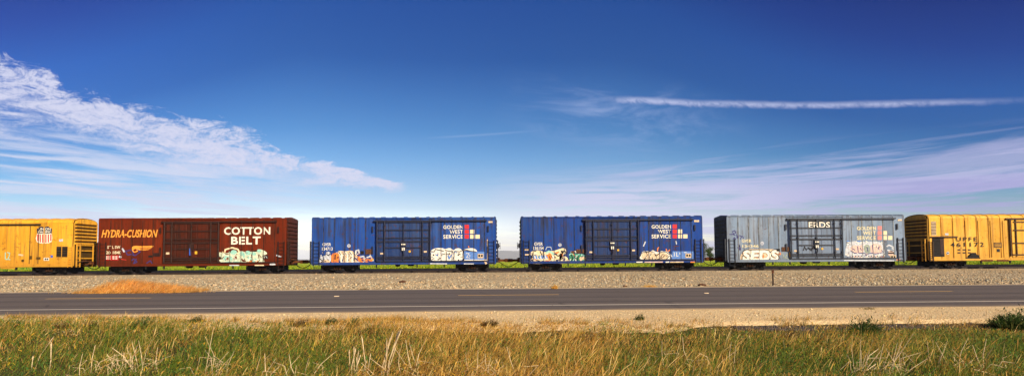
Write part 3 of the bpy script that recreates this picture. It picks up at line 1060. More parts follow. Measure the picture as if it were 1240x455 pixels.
def boxcar(x0, L, paint_m, door_m, bar_m, end_m, seam_m, label, group):
    xc = x0 + L / 2
    car = empty('boxcar', (xc, TRK, RAIL_Z))
    tag(car, label, 'boxcar', group)
    h = L / 2
    MB().box(-h, h, -HB + 0.05, HB - 0.03, SILL + 0.22, EAVE - 0.02).build('body', paint_m, car)
    # far side: plain plates
    # near side plates, left of the door and right of it
    DL, DR = -h + 5.25, -h + 10.1           # door opening
    seams_l = [-h, -h + 0.95, -h + 1.86, -h + 2.75, -h + 3.62, -h + 4.5, DL - 0.06]
    seams_r = [DR + 0.06] + list(np.linspace(DR + 0.85, h, 6))
    for se in (seams_l, seams_r):
        for a, b in zip(se[:-1], se[1:]):
            g_ = 0.022
            mb = MB()
            z0, z1 = SILL + 0.26, EAVE - 0.04
            pl = 0.02                        # folded edges of each pressed sheet
            yb, yf = -HB + 0.045, -HB
            mb.prism([(a + g_, yb), (a + g_ + pl, yf), (b - g_ - pl, yf), (b - g_, yb)], 'z', z0, z1)
            mb.build('side_panel', paint_m, car)
            rb = MB().box(b - 0.02, b + 0.02, -HB - 0.028, -HB + 0.05, z0, z1) if b < h - 0.1 and b != se[-1] else None
            if rb:
                rb.build('side_post', seam_m, car)
    for k in range(14):                      # posts on the far side
        u = -h + 0.5 + k * (L - 1.0) / 13
        MB().box(u - 0.05, u + 0.05, HB - 0.031, HB + 0.01, SILL + 0.26, EAVE - 0.05).build('side_post', paint_m, car)
    for s_ in (-1, 1):                       # corner posts
        MB().box(s_ * h - 0.05, s_ * h + 0.05, -HB - 0.012, -HB + 0.11, SILL + 0.1, EAVE).build('corner_post', paint_m, car)
    # sills and eaves
    MB().box(-h - 0.02, h + 0.02, -HB - 0.035, -HB + 0.12, SILL + 0.03, SILL + 0.25).build('side_sill', paint_m, car)
    MB().box(-h - 0.02, h + 0.02, HB - 0.12, HB + 0.02, SILL, SILL + 0.25).build('side_sill', paint_m, car)
    MB().box(-h - 0.02, h + 0.02, -HB - 0.03, -HB + 0.10, EAVE - 0.035, EAVE + 0.05).build('eave_rail', paint_m, car)
    roof = MB().prism([(-HB - 0.01, EAVE + 0.051), (HB + 0.01, EAVE + 0.051), (HB + 0.01, EAVE + 0.08), (0.0, EAVE + 0.20), (-HB - 0.01, EAVE + 0.08)], 'x', -h - 0.03, h + 0.03).build('roof', paint_m, car)
    for k in range(17):
        u = -h + 0.06 + k * (L - 0.12) / 16
        mb = MB().prism([(-HB - 0.045, EAVE + 0.01), (-HB - 0.045, EAVE + 0.13), (0, EAVE + 0.25), (HB + 0.02, EAVE + 0.13), (HB + 0.02, EAVE + 0.06), (0, EAVE + 0.19), (-HB - 0.02, EAVE + 0.07)], 'x', u - 0.05, u + 0.05)
        mb.build('roof_rib', paint_m, roof)
    # door tracks
    MB().box(DL - 0.05, h - 0.75, -HB - 0.16, -HB + 0.02, EAVE - 0.27, EAVE - 0.16).build('door_track', bar_m, car)
    MB().box(DL + 0.2, h - 0.75, -HB - 0.12, -HB + 0.0, SILL + 0.255, SILL + 0.34).build('door_track', bar_m, car)
    # door
    zb, zt = SILL + 0.34, EAVE - 0.28
    dl, dr = DL + 0.22, DR - 0.05
    door = MB().box(dl, dr, -HB - 0.035, -HB + 0.05, zb, zt).build('door', door_m, car)
    npl = 5
    for k in range(npl):
        a, b = dl + 0.12 + k * (dr - dl - 0.24) / npl, dl + 0.12 + (k + 1) * (dr - dl - 0.24) / npl
        for z0, z1 in ((zb + 0.10, zb + 1.62), (zb + 1.80, zt - 0.06)):
            MB().prism([(a + 0.02, -HB - 0.034), (a + 0.06, -HB - 0.062), (b - 0.06, -HB - 0.062), (b - 0.02, -HB - 0.034)], 'z', z0, z1).build('door_panel', door_m, door)
    hz = zt - zb
    for fz, full in ((0.985, 1), (0.785, 1), (0.585, 1), (0.49, 1), (0.335, 0), (0.105, 1), (0.06, 1)):
        a, b = (dl + 0.05, dr - 0.05) if full else (dl + 0.70, dr - 0.72)
        t_ = 0.05 if fz != 0.49 else 0.065
        MB().box(a, b, -HB - 0.12, -HB - 0.03, zb + fz * hz - t_, zb + fz * hz + t_).build('door_bar', bar_m, door)
    for u in (dl + 0.03, dl + 0.66, (dl + dr) / 2, dr - 0.68, dr - 0.03):
        r_ = 0.045 if u not in (dl + 0.03, dr - 0.03) else 0.055
        if u == (dl + dr) / 2:
            r_ = 0.028
        MB().tube([(u, -HB - 0.15, zb - 0.02), (u, -HB - 0.15, zt + 0.05)], r_, 6).build('lock_rod', bar_m, door)
        for fz in (0.16, 0.52, 0.9):
            MB().box(u - 0.07, u + 0.07, -HB - 0.20, -HB - 0.05, zb + fz * hz - 0.04, zb + fz * hz + 0.04).build('rod_bracket', bar_m, door)
    um = (dl + dr) / 2
    hd = MB()
    hd.box(um - 0.20, um + 0.20, -HB - 0.19, -HB - 0.06, zb + hz * 0.30, zb + hz * 0.47)
    hd.tube([(um - 0.05, -HB - 0.22, zb + hz * 0.44), (um + 0.04, -HB - 0.23, zb + hz * 0.16)], 0.03, 6)
    hd.build('door_handle', bar_m, door)
    for du, fz, w_, h_, mt in () if paint_m is M['brown'] else ((0.0, 0.30, 0.24, 0.24, 'white'), (0.0, 0.42, 0.34, 0.10, 'offwhite'), (0.52, 0.24, 0.16, 0.16, 'yellow_tag'), (-1.85, 0.19, 0.26, 0.14, 'g_tan'), (1.85, 0.23, 0.26, 0.14, 'g_tan')):
        MB().box(um + du - w_ / 2, um + du + w_ / 2, -HB - 0.235 if du == 0 else -HB - 0.075, -HB - 0.19 if du == 0 else -HB - 0.05, zb + fz * hz - h_ / 2, zb + fz * hz + h_ / 2).build('placard', M[mt], door)
    # door stops beside the track
    for u in (DL - 0.12, h - 0.62):
        for z0, z1 in ((3.35, 3.85), (1.55, 2.15)):
            MB().box(u - 0.07, u + 0.05, -HB - 0.11, -HB, z0, z1).build('door_stop', bar_m, car)
    # ladders and grab irons
    for u in (-h + 0.12, h - 0.62):
        ladder(car, 'ladder', u, -HB - 0.05, SILL - 0.02, 2.62, 0.50, 'x', bar_m, 7)
    for s_ in (-1, 1):
        ladder(car, 'end_ladder', s_ * (h + 0.17), -HB + 0.10, SILL + 0.15, 2.62, 0.42, 'y', bar_m, 7)
        st = MB()
        st.tube([(s_ * (h - 0.15), -HB + 0.02, SILL + 0.1), (s_ * (h - 0.15), -HB + 0.02, 0.30), (s_ * (h - 0.58), -HB + 0.02, 0.30), (s_ * (h - 0.58), -HB + 0.02, SILL + 0.1)], 0.025, 5)
        st.build('step', bar_m, car)
    # ends
    ribs = [0.95 + 0.335 * k for k in range(11)]
    for s_ in (-1, 1):
        end_wall(car, s_ * h, s_, SILL + 0.1, EAVE + 0.05, ribs, end_m, end_m, rib_w=0.24, rib_d=0.07)
        MB().prism([(-HB + 0.03, EAVE + 0.05), (HB - 0.03, EAVE + 0.05), (0, EAVE + 0.17)], 'x', s_ * h + (0.0 if s_ > 0 else -0.049), s_ * h + (0.049 if s_ > 0 else 0.0)).build('end_gable', end_m, car)
        bwm = MB().box(min(s_ * (h + .05), s_ * (h + 0.42)), max(s_ * (h + .05), s_ * (h + 0.42)), -0.9, 0.9, 1.02, 1.06)
        bwm.build('crossover_step', M['running_gear'], car)
        coupler(car, s_ * h, s_, 1.13)
    # under the floor
    uf = MB()
    uf.box(-h + 0.1, h - 0.1, -0.32, 0.32, SILL + 0.10, SILL + 0.45)
    for k in range(9):
        u = -h + 1.2 + k * (L - 2.4) / 8
        uf.box(u - 0.06, u + 0.06, -HB + 0.12, HB - 0.13, SILL + 0.12, SILL + 0.40)
    uf.box(-h + 0.03, h - 0.03, -HB + 0.125, HB - 0.125, SILL + 0.24, SILL + 0.44)
    und = uf.build('underframe', M['grime'], car)
    for u in (-h + 3.95, -h + 5.45, -h + 8.9, -h + 11.2):
        MB().box(u - 0.05, u + 0.05, -HB + 0.0, -HB + 0.10, SILL - 0.22, SILL + 0.06).build('jacking_bracket', M['grime'], und)
    MB().lathe_y([(0.16, -0.9), (0.19, -0.85), (0.19, -0.25), (0.16, -0.2)], -h + 7.1, SILL + 0.02, 12).build('air_reservoir', M['grime'], und)
    MB().prism([(-h + 7.9, SILL + 0.12), (-h + 8.05, SILL - 0.12), (-h + 8.45, SILL - 0.12), (-h + 8.6, SILL + 0.12)], 'y', -0.8, -0.4).build('brake_valve', M['grime'], und)
    MB().tube([(-h + 2.2, -0.75, SILL + 0.04), (h - 2.2, -0.75, SILL + 0.04)], 0.035, 6).build('brake_pipe', M['grime'], und)
    for s_ in (-1, 1):
        make_truck(car, s_ * (h - 2.05))
    return car


def brake_wheel(car, L, s_):
    mb = MB()
    x = s_ * (L / 2 + 0.38)
    for i in range(14):
        t0, t1 = i * 2 * math.pi / 14, (i + 1) * 2 * math.pi / 14
        mb.tube([(x, -0.75 + 0.28 * math.cos(t0), 2.15 + 0.28 * math.sin(t0)), (x, -0.75 + 0.28 * math.cos(t1), 2.15 + 0.28 * math.sin(t1))], 0.022, 5)
    for i in range(4):
        t0 = i * math.pi / 2 + 0.4
        mb.tube([(x, -0.75, 2.15), (x, -0.75 + 0.28 * math.cos(t0), 2.15 + 0.28 * math.sin(t0))], 0.016, 5)
    mb.tube([(x + s_ * 0.03, -0.75, 2.15), (s_ * (L / 2 + 0.02), -0.75, 2.15)], 0.05, 6)
    mb.build('brake_wheel', M['running_gear'], car)
    MB().box(min(s_ * (L / 2 + .05), s_ * (L / 2 + 0.3)), max(s_ * (L / 2 + .05), s_ * (L / 2 + 0.3)), -1.0, -0.5, 1.95, 2.35).build('brake_housing', M['running_gear'], car)


LBOX = 15.62
brown = boxcar(-33.42, LBOX, M['brown'], M['brown_door'], M['bar_brown'], M['end_brown'], M['seam_brown'],
               'rust-brown boxcar lettered COTTON BELT and HYDRA-CUSHION with mint graffiti', None)
blue1 = boxcar(-15.57, LBOX, M['blue'], M['blue_door'], M['bar_blue'], M['end_blue_shaded'], M['seam_blue'],
               'blue GOLDEN WEST SERVICE boxcar coupled to the rust-brown boxcar, orange letter in its graffiti', 'blue boxcars of the train')
blue2 = boxcar(2.33, LBOX, M['blue2'], M['blue_door'], M['bar_blue'], M['end_blue_shaded'], M['seam_blue'],
               'blue GOLDEN WEST SERVICE boxcar coupled to the pale grey boxcar, cream and green graffiti', 'blue boxcars of the train')
grey = boxcar(20.18, LBOX, M['grey'], M['grey_door'], M['bar_grey'], M['end_grey_shaded'], M['seam_grey'],
              'faded pale blue-grey GOLDEN WEST SERVICE boxcar with white bubble-letter graffiti', None)
brake_wheel(blue1, LBOX, 1)
brake_wheel(blue2, LBOX, -1)
brake_wheel(grey, LBOX, 1)

# --- lettering of the brown car
lettering(brown, 'HYDRA-CUSHION', 123, 278, 191, 287.2, M['orange_letter'], bold=0.03, shear=0.28)
lettering(brown, 'COTTON', 271.4, 274.8, 327.3, 283.8, M['offwhite'], bold=0.03, spacing=1.08)
lettering(brown, 'BELT', 280, 286.3, 315.6, 295.6, M['offwhite'], bold=0.03, spacing=1.1)
lettering(brown, 'ST L SW', 130, 297.4, 145.6, 300.8, M['cream'], bold=0.02)
lettering(brown, '20 1840', 128.5, 303.8, 146.8, 307.3, M['cream'], bold=0.02)
a = Art(brown, 116, 290, 13)
a.blob([(140, 248), (365, 245), (360, 322), (135, 322)], M['placard_red'], 1, False)
for r_ in range(2):
    for c_ in range(4):
        x = 155 + c_ * 45 + (18 if c_ > 1 else 0)
        a.blob([(x, 258 + r_ * 30), (x + 32, 258 + r_ * 30), (x + 32, 276 + r_ * 30), (x, 276 + r_ * 30)], M['white'], 2, False)
a.done('placard', 'red stencilled panel with rows of white marks')
a = Art(brown, 116, 290, 13)
a.blob([(560, 150), (570, 110), (620, 92), (720, 100), (830, 98), (905, 92), (912, 108), (870, 130), (840, 158), (760, 168), (690, 160), (640, 200), (580, 198)], M['orange_letter'], 1)
a.blob([(590, 160), (620, 140), (650, 150), (640, 180), (600, 188)], M['brown'], 2)
a.stroke([(700, 150), (850, 145)], 7, M['brown'], 3)
a.stroke([(690, 130), (865, 125)], 7, M['brown'], 3)
a.done('emblem', 'orange winged emblem')
a = Art(brown, 116, 290, 13)
for pts in ([(470, 170), (500, 240), (560, 230), (620, 250), (700, 190), (660, 160)], [(560, 330), (600, 300), (650, 350), (590, 380), (640, 300)], [(800, 370), (860, 330), (900, 390), (950, 380)], [(480, 180), (560, 160), (600, 230)]):
    a.stroke(pts, 16, M['g_indigo'], 4)
    a.done('graffiti', 'thin indigo scribble')
    a = Art(brown, 116, 290, 13)
a.stroke([(420, 140), (450, 190)], 26, M['g_pale'], 4)
a.stroke([(370, 265), (400, 275)], 28, M['g_pale'], 4)
a.stroke([(395, 305), (480, 318)], 10, M['red'], 4)
a.done('graffiti', 'grey and red paint dabs')
a = Art(brown, 255, 290, 13)
a.blob([(100, 188), (215, 210), (235, 215), (330, 195), (440, 205), (470, 170), (560, 200), (640, 180), (735, 195), (735, 150), (800, 150), (870, 185), (900, 225), (835, 240), (820, 300), (850, 335), (845, 372), (190, 375), (120, 320), (200, 298), (100, 240)], M['g_mintcream'], 1)
a.stroke([(225, 195), (232, 155), (340, 125), (430, 150), (450, 190), (420, 225)], 24, M['g_cream'], 1.5)
for pts in ([(330, 160), (410, 165), (420, 215), (350, 240), (310, 215)], [(455, 200), (500, 180), (530, 215), (500, 260), (455, 240)], [(540, 180), (620, 170), (640, 230), (560, 250)], [(640, 190), (720, 200), (710, 250), (640, 245)], [(730, 150), (795, 150), (800, 200), (735, 200)], [(195, 250), (260, 240), (250, 330), (200, 320)], [(290, 270), (340, 260), (350, 330), (290, 320)], [(190, 345), (470, 335), (480, 385), (190, 380)], [(580, 265), (640, 265), (650, 320), (590, 310)], [(670, 300), (740, 290), (720, 400), (675, 395)], [(520, 200), (545, 230), (530, 300), (505, 260)]):
    a.blob(pts, M['g_mint'], 2)
for pts in ([(260, 265), (285, 265), (285, 325), (262, 320)], [(360, 280), (410, 250), (420, 300), (370, 325)], [(640, 330), (680, 345), (680, 375), (590, 375)], [(485, 285), (520, 320), (560, 320), (560, 345), (490, 345)]):
    a.blob(pts, M['brown'], 3)
for pts in ([(490, 350), (570, 350), (650, 325), (660, 345), (580, 375), (500, 375)], [(700, 350), (740, 300), (745, 360)]):
    a.blob(pts, M['g_orange'], 4)
a.blob([(818, 245), (905, 245), (905, 300), (818, 300)], M['g_black'], 4, False)
a.stroke([(845, 260), (845, 290)], 8, M['white'], 5)
a.stroke([(870, 260), (890, 285)], 8, M['white'], 5)
a.blob([(930, 375), (1020, 372), (1030, 400), (930, 400)], M['g_pale'], 10)
a.stroke([(1040, 245), (1110, 270)], 20, M['g_pale'], 11)
a.stroke([(300, 402), (450, 402)], 16, M['g_pale'], 10)
a.stroke([(700, 402), (840, 402)], 16, M['g_cream'], 10)
a.scribble(34, 150, 830, 190, 370, ['g_white', 'g_mint', 'brown', 'g_cream', 'g_sage', 'g_white'], (7, 13), (25, 70))
a.done('graffiti', 'mint and cream wild-style letters')
slab(brown, 230.9, 300.5, 232.1, 309, M['blue_tag'], 'placard', 0.24)
slab(brown, 201.6, 305.2, 205.6, 307.8, M['g_tan'], 'placard', 0.08)
slab(brown, 236.5, 304, 239.2, 307.4, M['yellow_tag'], 'placard', 0.08)
slab(brown, 180, 309, 184.5, 311.2, M['grime'], 'route_board', 0.05)
slab(brown, 185.5, 306, 194, 310.2, M['bar_brown'], 'route_board', 0.05)


# --- the three GOLDEN WEST SERVICE cars
def golden(car, dx, dy, kx, letter, red, sq, num, nbox, mbox):
    """dx, dy: how far this car's marks stand from those of the right blue car, in picture pixels"""
    def b(x0, y0, x1, y1):
        return 789 + dx + (x0 - 789) * kx, y0 + dy, 789 + dx + (x1 - 789) * kx, y1 + dy
    lettering(car, 'GOLDEN', *b(789, 272.2, 812.5, 276.4), letter, bold=0.018, spacing=1.06)
    lettering(car, 'WEST', *b(796.5, 277.8, 812.5, 282.2), letter, bold=0.018, spacing=1.06)
    lettering(car, 'SERVICE', *b(789, 283.7, 812.5, 288.2), letter, bold=0.018, spacing=1.06)
    e = Art(car, 0, 0, 1)
    for r_ in range(3):
        for c_ in range(r_ + 1):
            x0, y0, x1, y1 = b(814.5 + c_ * 6.45, 271.6 + r_ * 5.95, 819.6 + c_ * 6.45, 276.4 + r_ * 5.95)
            e.blob([(x0, y0), (x1, y0), (x1, y1), (x0, y1)], red if c_ == 0 else sq, 1, False)
    e.done('emblem', 'staircase of red and cream squares')
    lettering(car, 'GVSR', *nbox, letter, bold=0.01)
    lettering(car, num, *mbox, letter, bold=0.01)
    # small stencil boxes at the foot of the right side
    x0, y0, x1, y1 = b(830.0, 306.6, 836.9, 311.8)
    e = Art(car, 0, 0, 1)
    e.blob([(x0, y0), (x1, y0), (x1, y1), (x0, y1)], M['g_tan'], 8, False)
    w_ = x1 - x0
    e.blob([(x0 + .12 * w_, y0 + 1), (x0 + .45 * w_, y0 + 1), (x0 + .45 * w_, y1 - 1.4), (x0 + .12 * w_, y1 - 1.4)], M['g_black'], 9, False)
    e.blob([(x0 + .58 * w_, y0 + 1), (x0 + .88 * w_, y0 + 1), (x0 + .88 * w_, y1 - 1.4), (x0 + .58 * w_, y1 - 1.4)], M['g_black'], 9, False)
    e.done('stencil_box')


golden(blue1, -252.2, 0.4, 1.015, M['offwhite'], M['red_sq'], M['sq'], '134713', (390.4, 293.9, 400.8, 297.5), (390, 299.2, 402.8, 303.0))
golden(blue2, 0.0, 0.0, 1.0, M['offwhite'], M['red_sq'], M['sq'], '136154', (647, 293.2, 657.2, 297), (646, 298.2, 658.4, 302.2))
golden(grey, 248.6, 1.9, 0.985, M['faded_cream'], M['pink_sq'], M['sq'], '134346', (898.2, 289.6, 910, 293.2), (899, 296.2, 918.6, 299.4))
# route boards
for car, x0, x1, y0, y1 in ((blue1, 442.8, 451.8, 301.4, 307.4), (blue2, 697.8, 707, 301.4, 306.2), (grey, 946.4, 955.8, 298.8, 304)):
    slab(car, x0, y0, x1, y1, M['board'], 'route_board', 0.05)
    slab(car, x0 - 6.2, y0 + 2.2, x0 - 2.2, y1, M['grime'] if car is not blue2 else M['board'], 'route_board', 0.04)
# round stencils
for car, X, Y in ((blue1, 422.5, 297.4), (blue2, 678, 296.4), (grey, 923, 294.4)):
    e = Art(car, 0, 0, 1)
    e.disc(X, Y, 2.2, M['g_pale'], 1)
    e.stroke([(X - 1.3, Y - .7), (X + 1.3, Y - .7)], 0.5, M['g_indigo'], 2)
    e.stroke([(X - 1.3, Y + .7), (X + 1.3, Y + .7)], 0.5, M['g_indigo'], 2)
    e.done('stencil_disc')
# yellowed capital plates high on the right
for car, x0, x1, y0, y1 in ((blue1, 591.5, 596.5, 267.6, 269.6), (blue2, 840.5, 846.5, 266.3, 268.6), (grey, 1087, 1092, 265.3, 267.3), (brown, 353.5, 357.5, 269.2, 271)):
    if car is not brown:
        slab(car, x0, y0, x1, y1, M['g_tan'], 'placard', 0.02)

# blue1 left graffiti
a = Art(blue1, 375, 290, 13)
a.blob([(125, 385), (150, 300), (180, 260), (260, 250), (255, 190), (330, 185), (345, 380)], M['g_pale'], 1)
a.blob([(140, 388), (170, 340), (230, 320), (300, 310), (340, 388)], M['g_tan'], 2)
for pts in ([(150, 290), (200, 330), (230, 310)], [(210, 260), (220, 300)], [(255, 220), (300, 250), (320, 220)], [(180, 350), (260, 340)]):
    a.stroke(pts, 14, M['g_black'], 3)
a.blob([(335, 360), (345, 310), (335, 250), (350, 215), (430, 205), (465, 225), (455, 280), (470, 345), (440, 362)], M['g_orange'], 3)
a.stroke([(405, 235), (400, 310)], 16, M['g_black'], 4)
a.stroke([(430, 290), (450, 270)], 14, M['g_black'], 4)
a.blob([(435, 185), (480, 170), (560, 185), (640, 165), (700, 190), (690, 260), (770, 260), (740, 300), (760, 385), (540, 385), (480, 355), (460, 240)], M['g_tan'], 2)
for x in (470, 560, 640):
    a.stroke([(x, 200), (x + 40, 270), (x + 35, 350)], 34, M['g_white'], 3)
    a.stroke([(x + 90, 195), (x + 30, 280)], 28, M['g_white'], 3.3)
    a.stroke([(x + 62, 215), (x + 55, 330)], 14, M['g_black'], 4)
    a.stroke([(x - 10, 190), (x + 20, 240)], 12, M['g_black'], 4)
a.stroke([(360, 375), (540, 375)], 22, M['g_blue'], 5)
a.stroke([(400, 378), (470, 378)], 10, M['white'], 5.4)
a.blob([(690, 255), (780, 250), (800, 300), (870, 290), (1000, 310), (980, 350), (790, 360), (730, 300)], M['g_orange'], 1)
for pts in ([(720, 180), (770, 160), (780, 210)], [(790, 270), (850, 260), (870, 320)], [(900, 280), (960, 260), (1000, 330)], [(740, 340), (830, 380), (900, 375)]):
    a.stroke(pts, 22, M['g_pale'], 3)
for pts in ([(720, 290), (760, 330)], [(820, 310), (860, 345)], [(900, 330), (960, 350)], [(880, 270), (900, 300)]):
    a.stroke(pts, 20, M['g_indigo'], 4)
a.disc(990, 310, 16, M['yellow_tag'], 4)
a.scribble(44, 140, 1000, 200, 380, ['g_black', 'g_white', 'g_tan', 'g_indigo', 'g_orange', 'blue'], (6, 12), (20, 60))
a.done('graffiti', 'tan and white letters with one orange letter')
# blue1 right graffiti
a = Art(blue1, 515, 290, 13)
a.blob([(75, 345), (70, 230), (90, 165), (160, 130), (280, 130), (310, 150), (380, 125), (430, 150), (450, 175), (470, 140), (540, 130), (580, 165), (600, 200), (608, 345)], M['g_white'], 1)
a.blob([(580, 160), (700, 130), (780, 135), (825, 185), (780, 190), (690, 165), (600, 175)], M['g_white'], 1)
a.blob([(612, 185), (800, 185), (935, 190), (935, 320), (612, 310)], M['g_blue'], 2, False)
a.stroke([(612, 328), (960, 330)], 34, M['g_white'], 3)
for pts in ([(90, 185), (140, 190), (160, 150), (290, 180)], [(310, 165), (410, 185), (440, 185)], [(460, 180), (540, 190), (600, 160), (640, 160), (720, 180), (800, 190)], [(110, 310), (140, 290)], [(205, 310), (240, 290)], [(250, 240), (310, 220)], [(330, 190), (330, 330)], [(455, 190), (450, 330)], [(80, 200), (90, 330)], [(605, 170), (610, 330)]):
    a.stroke(pts, 12, M['g_black'], 4)
for X, Y in ((190, 240), (380, 220), (520, 240), (525, 320), (130, 240)):
    a.disc(X, Y, 13, M['g_black'], 4)
a.stroke([(360, 250), (375, 300), (410, 240)], 22, M['g_blue'], 5)
a.stroke([(160, 230), (200, 255)], 14, M['g_blue'], 5)
for pts in ([(640, 215), (690, 215), (650, 280)], [(650, 280), (700, 285)], [(700, 240), (700, 265)]):
    a.stroke(pts, 12, M['g_pale'], 6)
a.stroke([(80, 375), (340, 378)], 16, M['g_pale'], 11)
a.stroke([(610, 378), (760, 378)], 16, M['g_pale'], 11)
a.stroke([(930, 320), (960, 375)], 30, M['g_tan'], 11)
a.stroke([(680, 100), (685, 120)], 16, M['g_orange'], 3)
a.stroke([(978, 0), (980, 330)], 14, M['g_tan'], 4)
a.scribble(26, 90, 600, 170, 340, ['g_black', 'g_pale', 'g_tan', 'g_blue', 'g_black'], (5, 9), (20, 50))
a.done('graffiti', 'white block letters with black cracks beside a sky-blue patch')
# blue2 left graffiti
a = Art(blue2, 630, 290, 13)
a.blob([(150, 380), (140, 340), (190, 330), (185, 280), (145, 240), (160, 195), (230, 165), (320, 170), (390, 200), (440, 170), (520, 180), (600, 150), (690, 125), (725, 160), (715, 225), (660, 245), (600, 235), (640, 300), (690, 250), (745, 280), (765, 330), (740, 375), (600, 380), (470, 330), (390, 380)], M['g_cream'], 1)
a.blob([(205, 250), (430, 245), (430, 300), (210, 305)], M['g_blue'], 2, False)
for x in (225, 270, 315, 360, 395):
    a.stroke([(x, 258), (x + 12, 295)], 18, M['white'], 3)
a.stroke([(410, 205), (450, 180), (495, 200), (530, 235)], 26, M['g_mint'], 3)
a.blob([(400, 240), (450, 205), (500, 235), (490, 320), (450, 330), (440, 280)], M['g_orange'], 2.4)
a.blob([(540, 200), (620, 180), (600, 215), (550, 230)], M['g_orange'], 2.4)
for pts in ([(310, 180), (340, 240)], [(460, 260), (475, 310)], [(540, 220), (600, 260), (640, 215)], [(560, 320), (640, 310), (680, 280)], [(700, 170), (720, 215)], [(755, 300), (760, 350)], [(190, 310), (190, 375)], [(250, 320), (300, 330), (310, 360)], [(360, 330), (350, 370)], [(165, 250), (195, 280)], [(220, 180), (250, 175)]):
    a.stroke(pts, 14, M['g_black'], 4)
a.disc(655, 185, 18, M['g_black'], 4)
a.disc(690, 305, 24, M['g_indigo'], 4)
a.stroke([(470, 360), (610, 358)], 26, M['g_blue'], 4)
a.stroke([(400, 330), (450, 335)], 20, M['g_orange'], 4)
a.blob([(500, 250), (545, 235), (530, 300), (500, 310)], M['g_white'], 2.6)
a.blob([(770, 360), (775, 250), (790, 210), (920, 225), (1000, 225), (1040, 250), (1085, 360)], M['g_green'], 1)
for pts in ([(800, 230), (830, 300), (800, 350)], [(850, 240), (880, 320)], [(910, 250), (900, 340)]):
    a.stroke(pts, 16, M['g_black'], 2)
for pts in ([(770, 240), (800, 215), (850, 240)], [(870, 250), (930, 230)], [(830, 330), (860, 290)]):
    a.stroke(pts, 14, M['g_mint'], 3)
a.blob([(920, 280), (980, 260), (1050, 285), (1090, 360), (960, 365)], M['g_tan'], 2.5)
a.stroke([(960, 240), (1020, 250)], 24, M['g_mint'], 3)
a.stroke([(970, 300), (1020, 340)], 12, M['g_sage'], 4)
a.stroke([(400, 160), (420, 115), (480, 115), (495, 160)], 10, M['g_pale'], 3)
a.stroke([(75, 155), (125, 155)], 26, M['g_tan'], 9)
a.stroke([(80, 235), (130, 235)], 22, M['g_tan'], 9)
a.scribble(46, 150, 1060, 180, 370, ['g_black', 'g_tan', 'g_white', 'g_orange', 'g_indigo', 'g_green', 'blue2'], (6, 12), (20, 60))
a.done('graffiti', 'cream curling letters beside a green tag')
# blue2 right graffiti
a = Art(blue2, 770, 290, 13)
a.blob([(60, 325), (65, 250), (90, 195), (150, 175), (230, 185), (270, 160), (300, 185), (370, 200), (400, 175), (450, 185), (490, 175), (540, 230), (540, 310), (520, 330)], M['g_white'], 1)
a.blob([(85, 315), (90, 230), (140, 195), (260, 190), (300, 230), (350, 210), (440, 195), (520, 240), (480, 320)], M['g_tan'], 2)
for pts in ([(70, 260), (90, 210), (150, 185), (200, 195), (215, 185), (280, 190), (300, 230), (330, 250), (380, 200), (430, 190), (480, 195), (530, 230)], [(165, 200), (180, 240), (150, 290), (135, 310)], [(240, 220), (215, 270), (225, 315)], [(300, 240), (330, 270), (300, 310)], [(430, 220), (390, 270), (410, 290)], [(330, 310), (420, 280), (460, 240)], [(470, 320), (530, 250)]):
    a.stroke(pts, 11, M['g_black'], 3)
a.disc(262, 290, 14, M['g_black'], 4)
a.disc(135, 300, 10, M['g_black'], 4)
for pts in ([(340, 180), (345, 135), (358, 120)], [(475, 145), (490, 180)], [(540, 155), (510, 180)]):
    a.stroke(pts, 16, M['g_orange'], 4)
a.stroke([(585, 105), (680, 100)], 10, M['rusty'], 3)
a.stroke([(600, 135), (620, 160)], 10, M['rusty'], 3)
a.blob([(580, 182), (905, 182), (905, 318), (560, 318)], M['g_blue'], 1, False)
for pts in ([(605, 200), (605, 260)], [(640, 200), (640, 260), (670, 255)], [(690, 205), (690, 230)], [(545, 230), (570, 270)], [(760, 200), (800, 200)]):
    a.stroke(pts, 14, M['g_pale'], 3)
for X0, X1, m_ in ((10, 100, 'g_white'), (140, 420, 'g_pink'), (470, 520, 'g_white'), (540, 745, 'g_tan'), (860, 940, 'g_orange')):
    a.stroke([(X0, 352), (X1, 350)], 16, M[m_], 11)
a.stroke([(150, 30), (120, 100)], 18, M['g_pale'], 3)
a.stroke([(630, 20), (640, 70)], 14, M['g_pale'], 3)
a.stroke([(935, 0), (935, 180)], 12, M['g_pale'], 3)
a.scribble(24, 75, 530, 195, 320, ['g_black', 'g_white', 'g_tan', 'g_sage'], (5, 9), (20, 60))
a.done('graffiti', 'white and tan bubble letters beside a sky-blue patch')
# grey left graffiti
a = Art(grey, 880, 275, 9.1)
a.blob([(150, 378), (150, 310), (190, 255), (260, 235), (330, 240), (390, 235), (450, 240), (540, 240), (570, 270), (585, 378)], M['g_tan'], 1)
for pts in ([(330, 250), (345, 290)], [(540, 295), (590, 290)], [(325, 350), (345, 330), (360, 345)], [(400, 310), (395, 340)]):
    a.stroke(pts, 26, M['g_orange'], 3)
for pts in ([(610, 280), (640, 340), (670, 290)], [(620, 330), (690, 350)]):
    a.stroke(pts, 10, M['g_sage'], 2)
a.stroke([(690, 280), (700, 330)], 12, M['yellow_tag'], 2)
for pts in ([(30, 78), (70, 78), (100, 60), (85, 35), (65, 45), (75, 80), (95, 90)], [(110, 75), (115, 120), (130, 85), (130, 120)], [(140, 90), (165, 100), (150, 130)], [(175, 95), (185, 125)], [(70, 130), (85, 110), (100, 135)]):
    a.stroke(pts, 9, M['g_indigo'], 3)
for pts in ([(125, 185), (140, 210)], [(120, 220), (150, 250)], [(135, 190), (150, 240)]):
    a.stroke(pts, 14, M['g_indigo'], 2)
a.scribble(16, 160, 580, 250, 372, ['g_tan', 'g_black', 'g_orange', 'g_pale'], (5, 8), (15, 40))
a.done('graffiti', 'white bubble letters edged in tan and orange')
